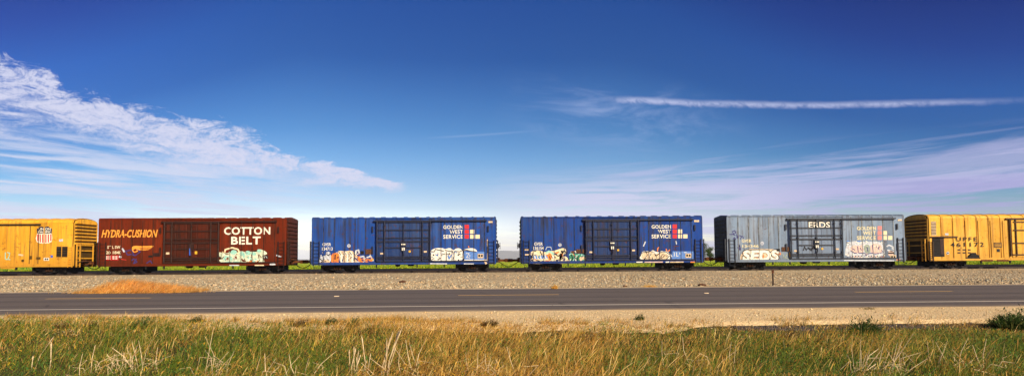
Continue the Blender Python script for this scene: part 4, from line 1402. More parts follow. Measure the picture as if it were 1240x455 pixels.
lettering(grey, 'SEDS', 897.4, 301.6, 944.4, 316.6, M['g_black'], 'graffiti_letters', bold=0.085, layer=5, spacing=1.0, shear=0.1)
lettering(grey, 'SEDS', 898.6, 302.6, 943.2, 315.6, M['g_white'], 'graffiti_letters', bold=0.055, layer=6, spacing=1.02, shear=0.1)
lettering(grey, 'ERDS', 977.6, 267.6, 1005.6, 276.6, M['g_black'], 'graffiti_letters', bold=0.09, layer=1, y=-HB - 0.075)
lettering(grey, 'ERDS', 978.6, 268.6, 1004.6, 275.6, M['g_white'], 'graffiti_letters', bold=0.02, layer=2, y=-HB - 0.075, spacing=1.05)
# grey door and right graffiti
a = Art(grey, 950, 258, 6.32)
a.y = -HB - 0.075
for pts in ([(140, 285), (150, 255), (165, 285)], [(175, 260), (200, 285)], [(205, 285), (215, 255), (240, 275)], [(155, 272), (235, 268)]):
    a.stroke(pts, 7, M['g_black'], 1)
a.done('graffiti', 'black scrawl on the door')
a = Art(grey, 1015, 285, 11.37)
a.blob([(95, 310), (95, 190), (130, 110), (210, 70), (330, 90), (450, 80), (580, 80), (630, 150), (645, 300)], M['g_pale'], 1)
for i in range(46):
    X, Y = random.uniform(105, 640), random.choice((random.uniform(80, 130), random.uniform(255, 300)))
    a.disc(X, Y, random.uniform(5, 12), M['g_white'], 2)
a.blob([(165, 210), (170, 155), (220, 130), (275, 145), (330, 130), (350, 180), (350, 240), (230, 240)], M['g_pink'], 3)
a.blob([(350, 130), (430, 115), (450, 245), (360, 245)], M['g_sage'], 3)
a.blob([(435, 150), (480, 110), (590, 120), (608, 200), (600, 235), (500, 250), (450, 240)], M['g_pink'], 3)
for pts in ([(170, 210), (230, 242), (340, 238), (400, 255), (455, 240), (510, 250), (605, 235)], [(265, 150), (275, 230)], [(300, 170), (320, 200)], [(200, 180), (230, 200)], [(520, 150), (560, 180), (550, 195)], [(570, 150), (545, 170)], [(470, 130), (480, 235)], [(395, 160), (410, 220)]):
    a.stroke(pts, 11, M['g_indigo'], 4)
for X in (160, 200, 240, 280, 318, 420, 455, 498, 540):
    a.disc(X, 283, 9, M['g_black'], 4)
for X in (180, 225, 260, 300, 440, 478, 520, 590, 620):
    a.disc(X, 290, 7, M['g_orange'], 3)
for pts in ([(670, 150), (700, 130), (760, 160)], [(740, 170), (770, 190)], [(680, 200), (760, 215)]):
    a.stroke(pts, 20, M['g_pale'], 2)
a.disc(725, 245, 42, M['g_pink'], 2)
a.stroke([(690, 240), (765, 240)], 18, M['g_black'], 10)
a.stroke([(120, 75), (150, 80)], 18, M['g_blue'], 2)
a.stroke([(260, 80), (300, 80)], 16, M['g_blue'], 3)
a.stroke([(80, 340), (760, 345)], 14, M['g_pale'], 10)
a.stroke([(800, 335), (850, 332)], 14, M['g_orange'], 11)
a.scribble(30, 110, 630, 90, 300, ['g_white', 'g_pale', 'grey', 'g_pink', 'g_indigo'], (5, 9), (15, 45))
a.done('graffiti', 'pale dotted cloud with pink rounded letters')


# ------------------------------------------------------------------ yellow refrigerator cars
def reefer(x0, L, vis_end, label, pm):
    xc = x0 + L / 2
    h = L / 2
    car = empty('refrigerator_car', (xc, TRK, RAIL_Z))
    tag(car, label, 'refrigerator car', 'yellow refrigerator cars of the train')
    ze = 4.30
    MB().box(-h, h, -HB + 0.05, HB - 0.03, SILL + 0.22, ze).build('body', pm, car)
    seams = list(np.linspace(-h, h, int(L / 1.03) + 1))
    for a_, b_ in zip(seams[:-1], seams[1:]):
        g_ = 0.02
        MB().prism([(a_ + g_, -HB + 0.045), (a_ + g_ + 0.02, -HB), (b_ - g_ - 0.02, -HB), (b_ - g_, -HB + 0.045)], 'z', SILL + 0.25, ze - 0.01).build('side_panel', pm, car)
    arc = []
    for i in range(13):
        t_ = math.pi * (i / 12)
        arc.append((-(HB + 0.01) * math.cos(t_), ze + 0.42 * math.sin(t_) ** 0.75))
    roof = MB().prism(arc, 'x', -h - 0.03, h + 0.03).build('roof', pm, car)
    for k in range(int(L / 1.03) + 1):
        u = -h + 0.05 + k * (L - 0.1) / int(L / 1.03)
        rb = MB()
        out = [(y_ * 1.012, z_ + 0.035) for y_, z_ in arc]
        rb.prism(out + [(y_, z_ - 0.01) for y_, z_ in reversed(arc)], 'x', u - 0.03, u + 0.03)
        rb.build('roof_rib', pm, roof)
    MB().box(-h, h, -HB - 0.02, -HB + 0.12, SILL + 0.03, SILL + 0.26).build('side_sill', pm, car)
    MB().box(-h, h, HB - 0.12, HB + 0.02, SILL, SILL + 0.26).build('side_sill', pm, car)
    for s_ in (-1, 1):
        ribs = [2.55 + 0.29 * k for k in range(7)]
        e = end_wall(car, s_ * h, s_, SILL + 0.1, ze, ribs, M['end_yellow_shaded'], pm, rib_w=0.17, rib_d=0.10)
        MB().prism(arc, 'x', s_ * h + (0.031 if s_ > 0 else -0.06), s_ * h + (0.06 if s_ > 0 else -0.031)).build('end_gable', M['end_yellow_shaded'], e)
        MB().prism([(y_ * 0.9, ze + 0.04 + (z_ - ze) * 0.78) for y_, z_ in arc], 'x', s_ * h + (0.061 if s_ > 0 else -0.13), s_ * h + (0.13 if s_ > 0 else -0.061)).build('end_rib', pm, e)
        for yq in (-HB + 0.03, HB - 0.13):
            MB().box(min(s_ * h, s_ * (h + 0.09)), max(s_ * h, s_ * (h + 0.09)), yq, yq + 0.10, SILL + 0.1, ze).build('corner_post', pm, car)
        # lower half: door frame, ladders and platform
        fr_ = MB()
        x1 = s_ * (h + 0.16)
        for z in (1.30, 1.95, 2.42):
            fr_.box(x1 - 0.03, x1 + 0.03, -1.30, 1.2, z - 0.05, z + 0.05)
        fr_.build('end_handrail', pm, e)
        ladder(car, 'end_ladder', s_ * (h + 0.24), -1.35, SILL, 2.5, 0.42, 'y', pm, 6)
        ladder(car, 'end_ladder', s_ * (h + 0.24), 0.75, SILL, 2.5, 0.42, 'y', pm, 6)
        MB().box(min(s_ * (h + .06), s_ * (h + 0.5)), max(s_ * (h + .06), s_ * (h + 0.5)), -1.0, 1.0, 0.98, 1.03).build('crossover_step', M['running_gear'], car)
        coupler(car, s_ * h, s_, 1.16)
        make_truck(car, s_ * (h - 2.15))
    uf = MB()
    uf.box(-h + 0.1, h - 0.1, -0.32, 0.32, SILL + 0.10, SILL + 0.45)
    uf.box(-h + 0.03, h - 0.03, -HB + 0.125, HB - 0.125, SILL + 0.24, SILL + 0.44)
    und = uf.build('underframe', M['grime'], car)
    for u in (-h + 4.6, -h + 7.2, h - 7.2, h - 4.6):
        MB().box(u - 0.06, u + 0.06, -HB + 0.0, -HB + 0.10, SILL - 0.22, SILL + 0.06).build('jacking_bracket', M['grime'], und)
    MB().tube([(-h + 2.2, -0.75, SILL + 0.04), (h - 2.2, -0.75, SILL + 0.04)], 0.035, 6).build('brake_pipe', M['grime'], und)
    return car


LREF = 19.2
ylw = reefer(-35.59 - LREF, LREF, 1, 'yellow refrigerator car with a striped shield emblem, coupled to the rust-brown boxcar', M['yellow'])
yre = reefer(38.03, LREF, -1, 'yellow refrigerator car lettered UPFE 461172, coupled to the pale grey boxcar', M['yellow_light'])
# left car details
slab(ylw, 0, 271.2, 49.5, 272.7, M['grime'], 'door_track', 0.09)
slab(ylw, -40, 271.2, -0.2, 272.7, M['grime'], 'door_track', 0.088)
a = Art(ylw, 30, 260, 6.32)
a.blob([(95, 142), (95, 118), (92, 108), (112, 98), (118, 88), (142, 92), (150, 97), (158, 92), (182, 86), (190, 97), (210, 108), (207, 120), (206, 142)], M['navy'], 1, False)
a.blob([(95, 143), (206, 143), (211, 175), (206, 205), (185, 216), (150, 219), (115, 216), (92, 205), (84, 180)], M['offwhite'], 1, False)
for X, y1 in ((100, 205), (119, 214), (138, 217), (162, 217), (181, 214), (200, 203)):
    a.stroke([(X, 150), (X, y1 - 6)], 9, M['red'], 2)
a.stroke([(149, 92), (149, 218)], 8, M['yellow'], 3)
a.done('emblem', 'shield with navy top and red and white stripes')
lettering(ylw, 'UNION', 46.8, 275.7, 61.4, 278.5, M['offwhite'], bold=0.02, layer=2)
lettering(ylw, 'PACIFIC', 46.2, 279.3, 62.0, 281.9, M['offwhite'], bold=0.02, layer=2)
fr_ = slab(ylw, 66.3, 296.6, 83.2, 318.0, M['yellow'], 'compartment_door', 0.02)
for (x0, x1) in ((68.8, 74.2), (75.6, 81.8)):
    slab(ylw, x0, 298.4, x1, 311, M['grime'], 'grille', 0.03, fr_)
    for k in range(4):
        slab(ylw, x0, 300.4 + k * 3, x1, 300.9 + k * 3, M['end_yellow_shaded'], 'louvre', 0.05, fr_)
slab(ylw, 71.8, 289.4, 76.2, 292.2, M['g_pale'], 'placard', 0.02)
slab(ylw, 53.2, 311.8, 59.4, 315.2, M['white'], 'placard', 0.02)
slab(ylw, 54.4, 312.5, 56.2, 314.5, M['g_black'], 'stencil', 0.026)
slab(ylw, 57.0, 312.5, 58.6, 314.5, M['g_black'], 'stencil', 0.026)
slab(ylw, 61.4, 308.8, 64.0, 311.6, M['blue_tag'], 'placard', 0.02)
slab(ylw, 44.5, 311, 49, 313.6, M['end_yellow_shaded'], 'hinge', 0.05)
slab(ylw, 36, 309.5, 38.8, 313.6, M['end_yellow_shaded'], 'hinge', 0.05)
slab(ylw, 26.5, 314, 29, 316.4, M['end_yellow_shaded'], 'hinge', 0.05)
for px in (6.5, 21.5, 37, 47.5, 66):
    u, v1 = uv(px, 273.6, ylw)
    MB().box(u - 0.02, u + 0.02, -HB - 0.03, -HB + 0.01, SILL + 0.3, v1).build('side_post', M['bar_yellow'] if px in (37, 47.5) else M['yellow'], ylw)
a = Art(ylw, 0, 255, 5.05)
a.stroke([(33, 255), (33, 295), (45, 298)], 5, M['g_mint'], 3)
a.stroke([(45, 255), (60, 258), (56, 278), (48, 296), (62, 298)], 5, M['g_mint'], 3)
a.stroke([(115, 268), (140, 272)], 10, M['g_tan'], 3)
a.done('graffiti', 'small mint scrawl')
u, _ = uv(85.6, 300, ylw)
ladder(ylw, 'ladder', u - 0.16, -HB - 0.04, SILL - 0.02, 2.3, 0.34, 'x', M['yellow'], 9)
slab(ylw, 0.0, 322.6, 19.5, 325.2, M['yellow'], 'side_step', 0.02, None, -HB + 0.06)
# right car details
lettering(yre, 'UPFE', 1157.4, 287, 1183, 291.6, M['black_letter'], bold=0.004, spacing=1.35, y=-HB - 0.05)
lettering(yre, '461172', 1150.8, 293.4, 1191, 298.4, M['black_letter'], bold=0.004, spacing=1.35, y=-HB - 0.05)
slab(yre, 1203.2, 293.4, 1213.2, 299.4, M['bar_yellow'], 'placard', 0.015)
slab(yre, 1206.8, 301.2, 1210.8, 304.8, M['g_black'], 'placard', 0.015)
for k in range(3):
    slab(yre, 1204, 294.6 + k * 1.6, 1212.4, 295.0 + k * 1.6, M['yellow_light'], 'stencil', 0.02)
slab(yre, 1144.2, 282.2, 1148.4, 284.6, M['g_pale'], 'placard', 0.02)
for r_ in range(2):
    for c_ in range(3):
        slab(yre, 1159.4 + c_ * 6.2, 301.4 + r_ * 3.6, 1163 + c_ * 6.2, 303.2 + r_ * 3.6, M['bar_yellow'], 'stencil', 0.012)
vent = slab(yre, 1127.2, 268, 1133.8, 285, M['g_tan'], 'vent', 0.01)
for k in range(9):
    slab(yre, 1127.6, 268.8 + k * 1.8, 1133.4, 269.6 + k * 1.8, M['bar_yellow'], 'louvre', 0.03, vent)
cd_ = slab(yre, 1128.4, 287.2, 1143.8, 310.6, M['grime'], 'compartment_opening', 0.01)
slab(yre, 1126.5, 286.0, 1158.6, 287.2, M['bar_yellow'], 'compartment_hood', 0.12)
for k in range(5):
    slab(yre, 1129, 290.5 + k * 4, 1137, 291.4 + k * 4, M['running_gear'], 'bar', 0.05, cd_)
slab(yre, 1138, 288.5, 1143.0, 308, M['bar_brown'], 'panel', 0.03, cd_)
a = Art(yre, 1090, 255, 5.05)
a.disc(291, 258, 9, M['g_pale'], 5)
a.disc(291, 258, 5, M['g_black'], 6)
a.blob([(395, 292), (415, 275), (430, 272), (435, 256), (462, 256), (468, 268), (485, 272), (490, 292)], M['grime'], 6, False)
a.done('fuel_filler')
u, _ = uv(1126, 300, yre)
ladder(yre, 'ladder', u - 0.05, -HB - 0.04, SILL - 0.02, 2.3, 0.30, 'x', M['bar_yellow'], 9)
for px in (1153.5, 1168.5, 1184, 1199, 1214):
    u, v1 = uv(px, 267, yre)
    MB().box(u - 0.025, u + 0.025, -HB - 0.05, -HB + 0.01, SILL + 0.3, v1).build('side_post', M['yellow_light'], yre)
slab(yre, 1217, 264.0, 1262, 265.4, M['bar_yellow'], 'door_track', 0.14)
dr_ = slab(yre, 1224, 266, 1262, 311, M['yellow_light'], 'door', 0.05)
for y in (268.5, 278.5, 294, 308):
    slab(yre, 1226, y - 0.5, 1262, y + 0.5, M['bar_yellow'], 'door_bar', 0.12, dr_)
for x in (1222.5, 1229.5):
    slab(yre, x - 0.55, 265, x + 0.55, 310, M['bar_yellow'], 'lock_rod', 0.14, dr_)
for x0, x1 in ((1188, 1202), (1207, 1221)):
    slab(yre, x0, 314.2, x1, 316.2, M['rusty'], 'side_step', 0.05)

# ------------------------------------------------------------------ grass
def blade_mesh(name, base, hgt, lean, width, cols, seg=3, power=1.7, prof=None, droop=0.0):
    n_ = len(base)
    ts = np.linspace(0, 1, seg + 1)
    if prof is None:
        prof = np.clip(1 - ts ** 1.6, 0.0, 1)
    ang = rng.uniform(0, np.pi, n_)
    wd = np.stack([np.cos(ang), np.sin(ang), np.zeros(n_)], -1)
    lay = []
    for t_, p_ in zip(ts, prof):
        c = base.copy()
        c[:, 0] += lean[:, 0] * hgt * t_ ** power
        c[:, 1] += lean[:, 1] * hgt * t_ ** power
        l2 = lean[:, 0] ** 2 + lean[:, 1] ** 2
        c[:, 2] += hgt * (t_ - droop * t_ ** 3) / np.sqrt(1 + 0.6 * l2 * t_)
        half = wd * (width * max(p_, 0.04) * 0.5)[:, None]
        lay += [c - half, c + half]
    v = np.stack(lay, 1).reshape(-1, 3)
    k = 2 * (seg + 1)
    b = (np.arange(n_) * k)[:, None]
    quads = np.concatenate([b + np.array([[2 * i, 2 * i + 1, 2 * i + 3, 2 * i + 2]]) for i in range(seg)])
    col = np.repeat(cols, k, axis=0)
    return np_mesh(name, v, [quads], col)


def gxy(n_, y0, y1, half=0.93):
    y = rng.uniform(y0, y1, n_)
    x = rng.uniform(-half, half, n_) * (y + 1.0) + 0.03 * y
    return x, y


def gz_at(x, y):
    return gz(x, y)


def pick(n_, pal, weights):
    pal = np.array(pal)
    w_ = np.array(weights, float)
    i = rng.choice(len(pal), n_, p=w_ / w_.sum())
    k = rng.uniform(0.7, 1.3, n_)[:, None]
    return pal[i] * k


GREEN = [(0.150, 0.215, 0.024), (0.210, 0.275, 0.028), (0.310, 0.300, 0.036), (0.080, 0.130, 0.020), (0.20, 0.34, 0.045)]
GOLD = [(0.86, 0.55, 0.115), (0.80, 0.44, 0.075), (0.88, 0.64, 0.22), (0.52, 0.27, 0.06)]


def goldness(x, y):
    """where the bank is dry: strongest in the middle and towards the gravel, green to both sides"""
    mid = np.exp(-((x / y + 0.05) / 0.27) ** 2)
    edge = np.clip(1 - (top_edge(x) - y) / 2.2, 0, 1)
    return np.clip(0.20 + 0.55 * mid + 0.36 * edge - 0.16 * np.clip((x / y - 0.15) / 0.3, 0, 1) - 0.10 * np.clip((-x / y - 0.35) / 0.3, 0, 1) + 1.0 * (fbm(2, x, y, 0.55) - 0.5) + 0.5 * (fbm(4, x, y, 2.1) - 0.5), 0.04, 0.95)


def colours(x, y, n_):
    gsel = rng.random(n_) < goldness(x, y)
    return np.where(gsel[:, None], pick(n_, GOLD, (3, 2, 2, 1.5)), pick(n_, GREEN, (3, 3, 2, 1.5, 1.2))), gsel


# low dense leafy undergrowth
n = 95000
x, y = gxy(n, 4.3, 12.6)
k = (y < top_edge(x) + 0.08) & (fbm(3, x, y, 1.7) > 0.24)
x, y = x[k], y[k]
n = len(x)
c, gs = colours(x, y, n)
c = np.where(gs[:, None], c * 0.85, c)
base = np.stack([x, y, surf(x, y) - 0.01], -1)
ln = np.stack([rng.normal(0.25, 0.6, n), rng.normal(0, 0.6, n)], -1)
fade = np.clip((top_edge(x) + 0.1 - y) / 0.9, 0.25, 1)
me = blade_mesh('meadow_grass', base, rng.uniform(0.06, 0.22, n) * fade, ln, rng.uniform(0.006, 0.014, n), c, 2, 1.4)
tag(link('meadow_grass', me, M['blade']), 'low tangled green and dry grass on the roadside bank', 'grass', kind='stuff')
# taller blades, wind-combed to the right
n = 60000
x, y = gxy(n, 4.0, 12.4)
k = (y < top_edge(x) - 0.05) & (fbm(3, x, y, 1.7) > 0.36)
x, y = x[k], y[k]
n = len(x)
c, gs = colours(x, y, n)
base = np.stack([x, y, surf(x, y) - 0.01], -1)
fade = np.clip((top_edge(x) - y) / 1.2, 0.3, 1)
hh = rng.uniform(0.12, 0.30, n) * (0.45 + 1.1 * fbm(1, x, y, 0.9)) * fade
ln = np.stack([rng.normal(0.42, 0.38, n), rng.normal(0.0, 0.35, n)], -1)
me = blade_mesh('tall_grass', base, hh, ln, rng.uniform(0.004, 0.008, n), c, 3, 1.5)
tag(link('tall_grass', me, M['blade']), 'taller green and golden grass blades leaning in the wind', 'grass', kind='stuff')
# stray tufts thinning out over the gravel
n = 14000
x = rng.uniform(-0.93, 0.93, n) * 12
y = top_edge(x) + rng.exponential(0.22, n) - 0.1
k = (y < 13.3) & (fbm(1, x, y, 3.3) > 0.47)
x, y = x[k], y[k]
n = len(x)
c = pick(n, [(0.72, 0.44, 0.11), (0.50, 0.27, 0.07), (0.16, 0.18, 0.03), (0.30, 0.17, 0.05)], (3, 2, 2, 1))
base = np.stack([x, y, surf(x, y) - 0.005], -1)
ln = np.stack([rng.normal(0.45, 0.5, n), rng.normal(0, 0.5, n)], -1)
me = blade_mesh('edge_grass', base, rng.uniform(0.04, 0.15, n), ln, rng.uniform(0.004, 0.009, n), c, 2, 1.5)
tag(link('edge_grass', me, M['blade']), 'thin dry grass straggling over the edge of the gravel', 'grass', kind='stuff')
# seed-headed stems
n = 21000
x, y = gxy(n, 4.2, 12.4)
k = (y < top_edge(x)) & (rng.random(n) < goldness(x, y) + 0.1)
x, y = x[k], y[k]
n = len(x)
c = pick(n, [(0.76, 0.47, 0.12), (0.60, 0.30, 0.07), (0.82, 0.58, 0.22)], (3, 2, 2))
base = np.stack([x, y, surf(x, y) - 0.01], -1)
fade = np.clip((top_edge(x) - y) / 1.2, 0.35, 1)
hh = rng.uniform(0.14, 0.36, n) * (0.5 + 0.9 * fbm(3, x, y, 0.8)) * fade
ln = np.stack([rng.normal(0.38, 0.25, n), rng.normal(0, 0.22, n)], -1)
me = blade_mesh('seed_grass', base, hh, ln, rng.uniform(0.006, 0.013, n), c, 6, 1.7, prof=np.array([0.25, 0.22, 0.2, 0.25, 0.8, 1.0, 0.1]))
tag(link('seed_grass', me, M['blade']), 'golden seed-headed grass stems on the roadside bank', 'grass', kind='stuff')
# small broad herbs with yellow flower heads low in the bank
n = 85000
x, y = gxy(n, 4.3, 12.0)
k = (y < top_edge(x) - 0.15) & (fbm(4, x, y, 1.1) > 0.36)
x, y = x[k], y[k]
n = len(x)
gsel = rng.random(n) < goldness(x, y)
c = np.where(gsel[:, None], pick(n, [(0.55, 0.32, 0.06), (0.42, 0.20, 0.04), (0.70, 0.40, 0.03), (0.26, 0.13, 0.04)], (3, 2, 1.2, 1.5)),
             pick(n, [(0.10, 0.18, 0.025), (0.16, 0.23, 0.028), (0.60, 0.40, 0.03), (0.055, 0.11, 0.022), (0.09, 0.24, 0.05)], (4, 3, 0.9, 3, 2.5)))
base = np.stack([x, y, surf(x, y) + rng.uniform(0.02, 0.22, n) * np.clip((top_edge(x) - y) / 1.2, 0.2, 1)], -1)
ln = np.stack([rng.normal(0.3, 0.9, n), rng.normal(0, 0.9, n)], -1)
me = blade_mesh('broadleaf_weeds', base, rng.uniform(0.015, 0.05, n), ln, rng.uniform(0.006, 0.017, n), c, 3, 1.2, prof=np.array([0.3, 1.0, 0.8, 0.05]))
tag(link('broadleaf_weeds', me, M['blade']), 'low broad-leaved weeds with small yellow heads among the grass', 'weeds', kind='stuff')


# pale dry stalks standing and lying in the near bank
def stalk_clump(name, px, py, n_, hmax, spread, label, upright=0.35, plume=False):
    p = at_z(px, py, -0.30)
    z = float(gz(np.array([p.x]), np.array([p.y]))[0])
    t_ = empty(name, (p.x, p.y, z))
    tag(t_, label, 'dry stalks')
    for k in range(int(n_ * 1.9)):
        h_ = hmax * random.uniform(0.5, 1.15)
        bx, by = random.gauss(0, spread), random.gauss(0, spread * 0.5)
        a_ = random.gauss(0.12, upright)
        d = Vector((math.sin(a_), random.gauss(0, 0.2), math.cos(a_))).normalized()
        pts = [Vector((bx, by, -0.03)), Vector((bx, by, 0)) + d * h_ * random.uniform(0.35, 0.7)]
        if random.random() < 0.45 and not plume:
            d2 = Vector((random.choice((-1, 1)) * random.uniform(0.5, 1.2), random.gauss(0, 0.3), random.uniform(-0.5, 0.4))).normalized()
        else:
            d2 = (d + Vector((random.gauss(0.1, 0.15), random.gauss(0, 0.1), 0))).normalized()
        pts.append(pts[-1] + d2 * h_ * 0.5)
        r_ = random.uniform(0.0028, 0.0058)
        rs = [r_, r_ * 0.9, r_ * 0.5]
        if plume:
            pts.append(pts[-1] + d2 * h_ * 0.14)
            pts.append(pts[-1] + d2 * h_ * 0.14)
            rs = [r_, r_, r_ * 1.2, r_ * 2.0, r_ * 0.3]
        MB().tube(pts, rs, 5).build('stalk', M['straw'], t_)


for px, py, n_, h_, sp, lb, up, pl in (
        (48, 446, 2, 0.42, 0.05, 'few upright pale stalks rising from the greenest grass', 0.15, True),
        (125, 450, 14, 0.42, 0.22, 'broken tangle of pale dry stalks in green grass, many snapped over', 0.6, False),
        (165, 448, 12, 0.40, 0.18, 'splayed dry stalks beside the broken tangle of stalks', 0.7, False),
        (255, 452, 9, 0.50, 0.10, 'crossed dry stalks around two thick upright ones', 0.5, False),
        (345, 455, 9, 0.40, 0.20, 'short leaning dry stalks in mixed green grass', 0.6, False),
        (432, 450, 5, 0.40, 0.07, 'narrow upright bunch of plumed straw stalks', 0.12, True),
        (462, 452, 4, 0.50, 0.035, 'tallest upright plumed straw stalk bunch in the golden grass', 0.07, True),
        (500, 452, 8, 0.45, 0.24, 'long straw stalks bent over to the right in golden grass', 0.9, False),
        (590, 452, 12, 0.38, 0.30, 'flattened straw stalks at the foot of the golden grass', 0.8, False),
        (850, 440, 9, 0.36, 0.30, 'thin flattened brown stalks in yellow-green grass', 0.9, False),
        (1042, 450, 10, 0.46, 0.10, 'arching dry stalk bunch amid dark green grass', 0.45, False),
        (1080, 450, 12, 0.52, 0.12, 'tepee-like crossed dry stalks amid dark green grass', 0.4, False),
        (1170, 446, 12, 0.42, 0.30, 'scattered leaning dry stalks in the bushiest green grass', 0.8, False)):
    stalk_clump('dry_stalk_clump', px, py, n_, h_, sp, lb, up, pl)


# weeds standing on the gravel
def weed(px, py, wpx, hpx, pal, label, n_=260, name='roadside_weed', lean=0.35, z=None, wmul=1.0, cat='weed'):
    zb_ = 0.0 if z is None else z
    if z is None and cat == 'weed' and 'lone' not in label and 'sprigs' not in label and 'large' not in label:
        py += 2.5
        hpx *= 1.25
        wpx *= 1.15
    p = at_z(px, py, zb_)
    if z is None:
        zb_ = float(surf(np.array([p.x]), np.array([p.y]))[0])
    s_ = p.y / FPX
    W_, H_ = wpx * s_, hpx * s_
    t_ = empty(name, (p.x, p.y, zb_))
    tag(t_, label, cat)
    a_ = rng.uniform(0, 6.28, n_)
    r_ = np.sqrt(rng.uniform(0, 1, n_)) * W_ * 0.34
    base_ = np.stack([r_ * np.cos(a_), r_ * np.sin(a_) * 0.6, np.full(n_, -0.02)], -1)
    hh_ = H_ * rng.uniform(0.3, 1.0, n_) * (1.15 - 0.5 * r_ / (W_ * 0.34))
    ln_ = np.stack([np.cos(a_) * 0.5 * r_ / (W_ * .34) + rng.normal(lean, 0.35, n_), np.sin(a_) * 0.4 + rng.normal(0, 0.3, n_)], -1)
    me_ = blade_mesh('foliage', base_, hh_, ln_, rng.uniform(0.010, 0.022, n_) * wmul, pick(n_, pal, [1] * len(pal)), 3, 1.4, prof=np.array([0.5, 1.0, 0.7, 0.05]))
    link('foliage', me_, M['blade'], t_)
    nl_ = int(n_ * 1.8)
    ph, ct = rng.uniform(0, 6.28, nl_), rng.uniform(0.0, 1.0, nl_)
    rr_ = rng.uniform(0.1, 1.1, nl_) * (0.25 + 1.5 * fbm(2, ph * 1.3 + p.x * 3.1, ct * 1.2 + p.y, 1.1))
    lb_ = np.stack([np.cos(ph) * np.sqrt(1 - ct ** 2) * rr_ * W_ * 0.46 + ct * H_ * 0.2, np.sin(ph) * np.sqrt(1 - ct ** 2) * rr_ * W_ * 0.30, ct * rr_ * H_ * 0.85], -1)
    ll_ = np.stack([rng.normal(lean, 0.9, nl_), rng.normal(0, 0.8, nl_)], -1)
    ml_ = blade_mesh('leaves', lb_, np.maximum(H_ * rng.uniform(0.08, 0.22, nl_), 0.012), ll_, rng.uniform(0.006, 0.016, nl_) * wmul, pick(nl_, pal, [1] * len(pal)), 3, 1.2, prof=np.array([0.4, 1.0, 0.8, 0.05]))
    link('leaves', ml_, M['blade'], t_)
    for q in range(4):
        an = q * 1.6 + 0.3
        MB().tube([(0, 0, -0.03), (0.1 * W_ * math.cos(an), 0.08 * W_ * math.sin(an), H_ * 0.3), (0.24 * W_ * math.cos(an) + 0.1 * H_, 0.15 * W_ * math.sin(an), H_ * 0.6)], [0.006, 0.005, 0.003], 5).build('stem', M['straw'], t_)
    return t_


DK = [(0.055, 0.105, 0.024), (0.090, 0.145, 0.028), (0.15, 0.15, 0.04), (0.035, 0.065, 0.018)]
BR = [(0.26, 0.15, 0.05), (0.11, 0.11, 0.03), (0.17, 0.09, 0.035), (0.34, 0.22, 0.08)]
GY = [(0.075, 0.11, 0.022), (0.11, 0.13, 0.03), (0.05, 0.08, 0.02)]
weed(20, 391, 22, 9, DK, 'small dark green weed on the gravel edge by the greenest grass')
weed(75, 392, 26, 9, BR, 'brown and green weed on the gravel edge below the golden grass mound')
weed(110, 392, 18, 8, BR, 'small brown withered weed on the gravel edge below the golden grass mound')
weed(236, 388, 14, 7, GY, 'little yellow-green weed on bare gravel near a withered neighbour')
weed(172, 392, 24, 12, GY, 'feathery yellow-green weed rising above the road edge gravel', 300)
weed(362, 391, 24, 8, BR, 'flat brown-green weed on the gravel edge')
weed(400, 390, 15, 7, GY, 'small upright green weed on the gravel edge between brown ones')
weed(426, 390, 16, 8, DK, 'dark leafy weed on the gravel edge beside a small upright green one')
weed(440, 394, 18, 7, BR, 'low brown weed merging with the golden grass')
weed(488, 394, 24, 8, BR, 'broad withered brown weed where gravel meets golden grass')
weed(592, 390, 22, 9, BR, 'bushy russet weed where gravel meets golden grass')
weed(713, 395, 30, 9, BR, 'spreading dark-stemmed weed on the dark gravel lip')
weed(774, 387, 12, 9, GY, 'lone bright green weed standing out on the bare gravel strip', 120)
weed(832, 398, 14, 8, GY, 'small bright weed on the dark gravel lip')
weed(955, 394, 26, 10, BR, 'red-brown weed patch on the dark gravel lip')
weed(1045, 393.5, 42, 21, DK, 'large dark green weed tuft on the gravel edge, leaning over', 620, wmul=1.3)
weed(1140, 396, 20, 8, DK, 'low dark weed on the dark gravel lip past the large tuft')
weed(1224, 390, 56, 24, DK, 'dark green bushy weed growing out on the gravel strip', 900, 'roadside_bush', -0.1, wmul=1.4, cat='bush')
weed(1052, 374, 22, 3, [(0.30, 0.20, 0.05), (0.12, 0.12, 0.03)], 'tiny yellowed sprigs against the asphalt edge', 120)
weed(671, 349.6, 9, 7, GOLD[:3], 'single golden tuft on the track gravel beyond the road', 160, 'dry_tuft', z=0.0, wmul=1.6, cat='dry grass')
weed(786, 347.4, 26, 4, GOLD[:3], 'low golden grass patch on the track gravel beyond the road', 260, 'dry_tuft', z=0.0, wmul=1.6, cat='dry grass')
weed(440, 350.8, 18, 3, BR, 'sparse brown sprigs on the far road edge', 140, 'dry_tuft', z=0.0, wmul=1.4, cat='dry grass')
# dark stones on the gravel
for px, py, s_, lb in ((850, 345.6, 0.10, 'dark flat stone lying on the gravel past a low golden patch'), (757, 346.8, 0.06, 'small dark stone lying on the gravel before a low golden patch'), (487, 341.5, 0.11, 'dark rusty lump lying halfway across the track gravel')):
    p = at_z(px, py, 0.0)
    bm = bmesh.new()
    bmesh.ops.create_icosphere(bm, subdivisions=2, radius=1)
    for v in bm.verts:
        k = s_ * random.uniform(0.8, 1.2)
        v.co = Vector((v.co.x * k * 1.7, v.co.y * k, max(v.co.z, -0.4) * k * 0.7))
    me = bpy.data.meshes.new('stone')
    bm.to_mesh(me)
    bm.free()
    o = link('stone', me, M['board'])
    o.location = (p.x, p.y, 0.02)
    tag(o, lb, 'stone')

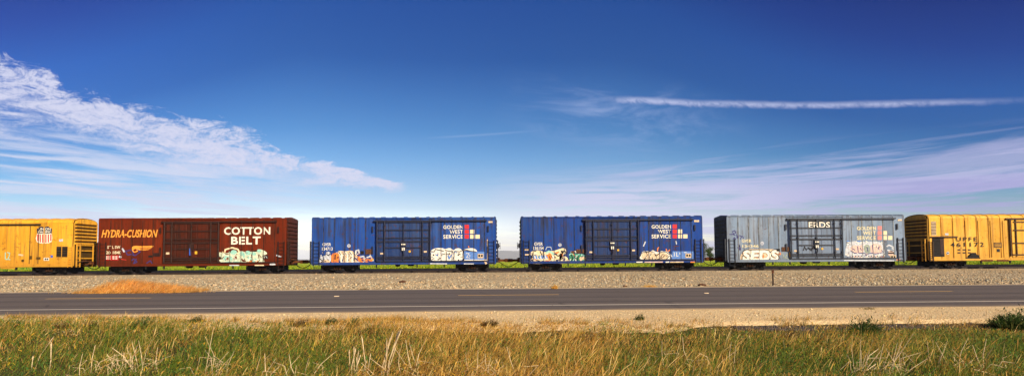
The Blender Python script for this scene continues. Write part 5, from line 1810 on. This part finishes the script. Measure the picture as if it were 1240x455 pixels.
# golden mound of dry grass beyond the road
p = at_z(162, 354.6, 0.0)
md = empty('dry_grass_mound', (p.x, p.y + 0.5, 0.0))
tag(md, 'long golden mound of dry wind-combed grass beyond the road', 'dry grass')
n = 9000
ux = np.clip(rng.normal(0, 0.52, n), -1, 1)
uy = rng.uniform(-1, 1, n)
hx, hy = 2.05, 0.75
top = 0.34 * (1 - np.abs(ux) ** 3.6) * (0.35 + 1.25 * fbm(0, ux * 2.1, uy * 0, 1.5)) * np.sqrt(np.clip(1 - uy ** 2, 0, 1))
sk = rng.uniform(0.0, 1.0, n)
base = np.stack([ux * hx, uy * hy, np.maximum(top * sk - 0.04, -0.02)], -1)
ln = np.stack([rng.normal(1.1, 0.5, n), rng.normal(-0.2, 0.4, n)], -1)
c = pick(n, [(0.94, 0.57, 0.16), (0.88, 0.46, 0.10), (0.95, 0.70, 0.32)], (3, 2, 1.5))
me = blade_mesh('grass_blades', base, rng.uniform(0.08, 0.30, n), ln, rng.uniform(0.008, 0.018, n), c, 3, 1.4)
link('grass_blades', me, M['blade'], md)
n = 2600
ux, uy = rng.normal(0, 0.62, n), rng.normal(-0.1, 0.75, n)
k = np.abs(ux) < 1.5
ux, uy = ux[k], np.clip(uy[k], -1.0, 1.6)
n = len(ux)
base = np.stack([ux * hx, uy * hy, np.full(n, -0.02)], -1)
ln = np.stack([rng.normal(0.9, 0.6, n), rng.normal(-0.1, 0.5, n)], -1)
me = blade_mesh('stray_blades', base, rng.uniform(0.05, 0.28, n), ln, rng.uniform(0.007, 0.015, n), pick(n, [(0.85, 0.48, 0.12), (0.60, 0.33, 0.08), (0.20, 0.18, 0.04), (0.90, 0.62, 0.25)], (3, 2, 0.6, 1)), 3, 1.5)
link('stray_blades', me, M['blade'], md)
vs = []
NX, NY = 25, 9
for j in range(NY):
    for i in range(NX):
        a_, b_ = -1 + 2 * i / (NX - 1), -1 + 2 * j / (NY - 1)
        zt_ = 0.25 * (0.35 + 1.15 * float(fbm(0, np.array([a_ * 2.1]), np.array([0.0]), 1.5)[0])) * (1 - abs(a_) ** 3.6) * math.sqrt(max(0, 1 - b_ * b_)) - 0.03
        vs.append((a_ * hx, b_ * hy, zt_))
i = (np.arange(NY - 1)[:, None] * NX + np.arange(NX - 1)[None]).reshape(-1)
me = np_mesh('thatch', np.array(vs), [np.stack([i, i + 1, i + NX + 1, i + NX], -1)])
M['thatch'] = ground_mat('dry_thatch', (0.74, 0.39, 0.085), (0.82, 0.46, 0.12), (0.56, 0.28, 0.06), 0.5, 3, 30, 0.05)
link('thatch', me, M['thatch'], md)

# thin line of green and dry sprigs along the far road edge
n = 3600
x = rng.uniform(-24, 22, n)
k = fbm(2, x, x * 0, 0.35) > 0.50
x = x[k]
n = len(x)
y = 24.25 + rng.normal(0, 0.18, n)
base = np.stack([x, y, np.full(n, -0.02)], -1)
ln = np.stack([rng.normal(0.4, 0.4, n), rng.normal(0, 0.3, n)], -1)
me = blade_mesh('edge_sprigs', base, rng.uniform(0.03, 0.11, n), ln, rng.uniform(0.008, 0.016, n), pick(n, [(0.10, 0.12, 0.03), (0.36, 0.24, 0.07), (0.20, 0.16, 0.05)], (2, 2, 1)), 2, 1.4)
tag(link('edge_sprigs', me, M['blade']), 'sparse low sprigs along the far edge of the road', 'sprigs', kind='stuff')

# post by the road
p = at_z(936, 345.2, 0.0)
post = empty('marker_post', (p.x, p.y, 0.0))
tag(post, 'short dark rusted post on the gravel beside the far road edge', 'post')
MB().prism([(-0.035, -0.012), (0.035, -0.012), (0.035, 0.0), (0.010, 0.0), (0.008, 0.035), (-0.008, 0.035), (-0.010, 0.0), (-0.035, 0.0)], 'z', -0.15, 0.62).build('stake', M['post'], post)
MB().box(-0.045, 0.045, -0.026, -0.0125, 0.50, 0.625).build('reflector_plate', M['rusty'], post)

# ------------------------------------------------------------------ crop, tree, hills
n = 26000
y = 80 + 60 * rng.random(n) ** 1.5
x = rng.uniform(-0.95, 0.95, n) * y
c = pick(n, [(0.34, 0.42, 0.018), (0.46, 0.46, 0.025), (0.18, 0.32, 0.02), (0.10, 0.22, 0.02)], (3, 3, 2, 1))
base = np.stack([x, y, np.full(n, 0.0)], -1)
ln = np.stack([rng.normal(0.0, 0.6, n), rng.normal(0, 0.6, n)], -1)
me = blade_mesh('field_crop', base, rng.uniform(0.08, 0.26, n), ln, rng.uniform(0.10, 0.28, n), c, 2, 1.3)
tag(link('field_crop', me, M['blade']), 'low bright green crop in the field behind the train', 'crop', kind='stuff')


def tree(px, py_base, dist, hgt, rad, label, seed):
    rn = np.random.default_rng(seed)
    q = at_y(px, 313, dist)
    t_ = empty('tree', (q.x, dist, 0.0))
    tag(t_, label, 'tree', 'trees beyond the field')
    tr = MB()
    tr.tube([(0, 0, -0.1), (0.05, 0, hgt * 0.3), (-0.1, 0.05, hgt * 0.62), (0.1, 0, hgt * 0.85)], [0.16, 0.12, 0.08, 0.03], 7)
    tr.build('trunk', M['bark'], t_)
    cen = []
    for k_ in range(16):
        a_ = rn.uniform(0, 6.28)
        z_ = hgt * rn.uniform(0.34, 0.92)
        r_ = rad * rn.uniform(0.2, 0.85) * (1.15 - abs(z_ / hgt - 0.55) * 1.2)
        cen.append((r_ * math.cos(a_), r_ * math.sin(a_), z_))
        MB().tube([(0, 0, z_ * 0.62), (r_ * 0.5 * math.cos(a_), r_ * 0.5 * math.sin(a_), z_ * 0.85), cen[-1]], [0.05, 0.035, 0.012], 5).build('limb', M['bark'], t_)
    N_ = 3600
    ci = np.array(cen)[rn.integers(0, len(cen), N_)]
    pt = ci + rn.normal(0, 1, (N_, 3)) * np.array([rad * 0.22, rad * 0.22, hgt * 0.065])
    an_ = rn.normal(0, 1, (N_, 3))
    an_ /= np.linalg.norm(an_, axis=1)[:, None]
    bn_ = np.cross(an_, rn.normal(0, 1, (N_, 3)))
    bn_ /= np.linalg.norm(bn_, axis=1)[:, None]
    s_ = rn.uniform(0.05, 0.12, N_)[:, None]
    v_ = np.stack([pt - an_ * s_, pt + bn_ * s_ * 0.5, pt + an_ * s_, pt - bn_ * s_ * 0.5], 1).reshape(-1, 3)
    f_ = np.arange(N_ * 4).reshape(-1, 4)
    cc = np.array([(0.050, 0.085, 0.020)]) * rn.uniform(0.5, 1.6, (N_, 1))
    link('crown', np_mesh('crown', v_, [f_], np.repeat(cc, 4, axis=0)), M['leaf'], t_)


tree(852, 318, 165, 5.4, 1.9, 'green roadside tree beyond the field, seen between blue and grey boxcars', 5)
tree(860.5, 318, 165, 4.0, 1.15, 'smaller olive tree beside the taller green tree beyond the field', 8)

# far mountains
M['hill'] = ground_mat('far_hills', (0.20, 0.17, 0.13), (0.16, 0.15, 0.11), (0.24, 0.19, 0.14), 0.002, 0.01, 0.05, 5.0)
hx_ = np.linspace(-12500, 12500, 240)
hy_ = np.linspace(10800, 13600, 22)


def hill_z(X, Y):
    r_ = (Y - 10800) / 2800
    ridge = np.clip(np.minimum(r_ / 0.55, (1 - r_) / 0.45), 0, 1)
    az_ = X / 12300
    big = 0.25 + 0.75 * fbm(1, X, X * 0, 0.00055)
    pk = np.exp(-((az_ - 0.020) / 0.10) ** 2) * 150 + 34 * big
    return -1.0 + ridge ** 1.2 * pk * (0.72 + 0.56 * fbm(3, X, Y, 0.0021))


o = grid_sheet('hills', hx_, hy_, hill_z, M['hill'])

# the air between here and the hills
hz_ = MB().box(-14500, 14500, -200, 14500, -2.6, 235).build('haze', None)
hm, hn = new_mat('thin_haze')
pv = hn.n('ShaderNodeVolumePrincipled', {'Color': (0.72, 0.80, 1.0, 1), 'Density': 0.00006, 'Anisotropy': -0.25})
hn.n('ShaderNodeOutputMaterial', {'Volume': pv.outputs[0]})
hz_.data.materials.append(hm)
tag(hz_, 'thin pale haze filling the air out to the hills', 'haze', kind='stuff')

S.cycles.volume_bounces = 1
S.cycles.max_bounces = 6
S.cycles.use_denoising = True
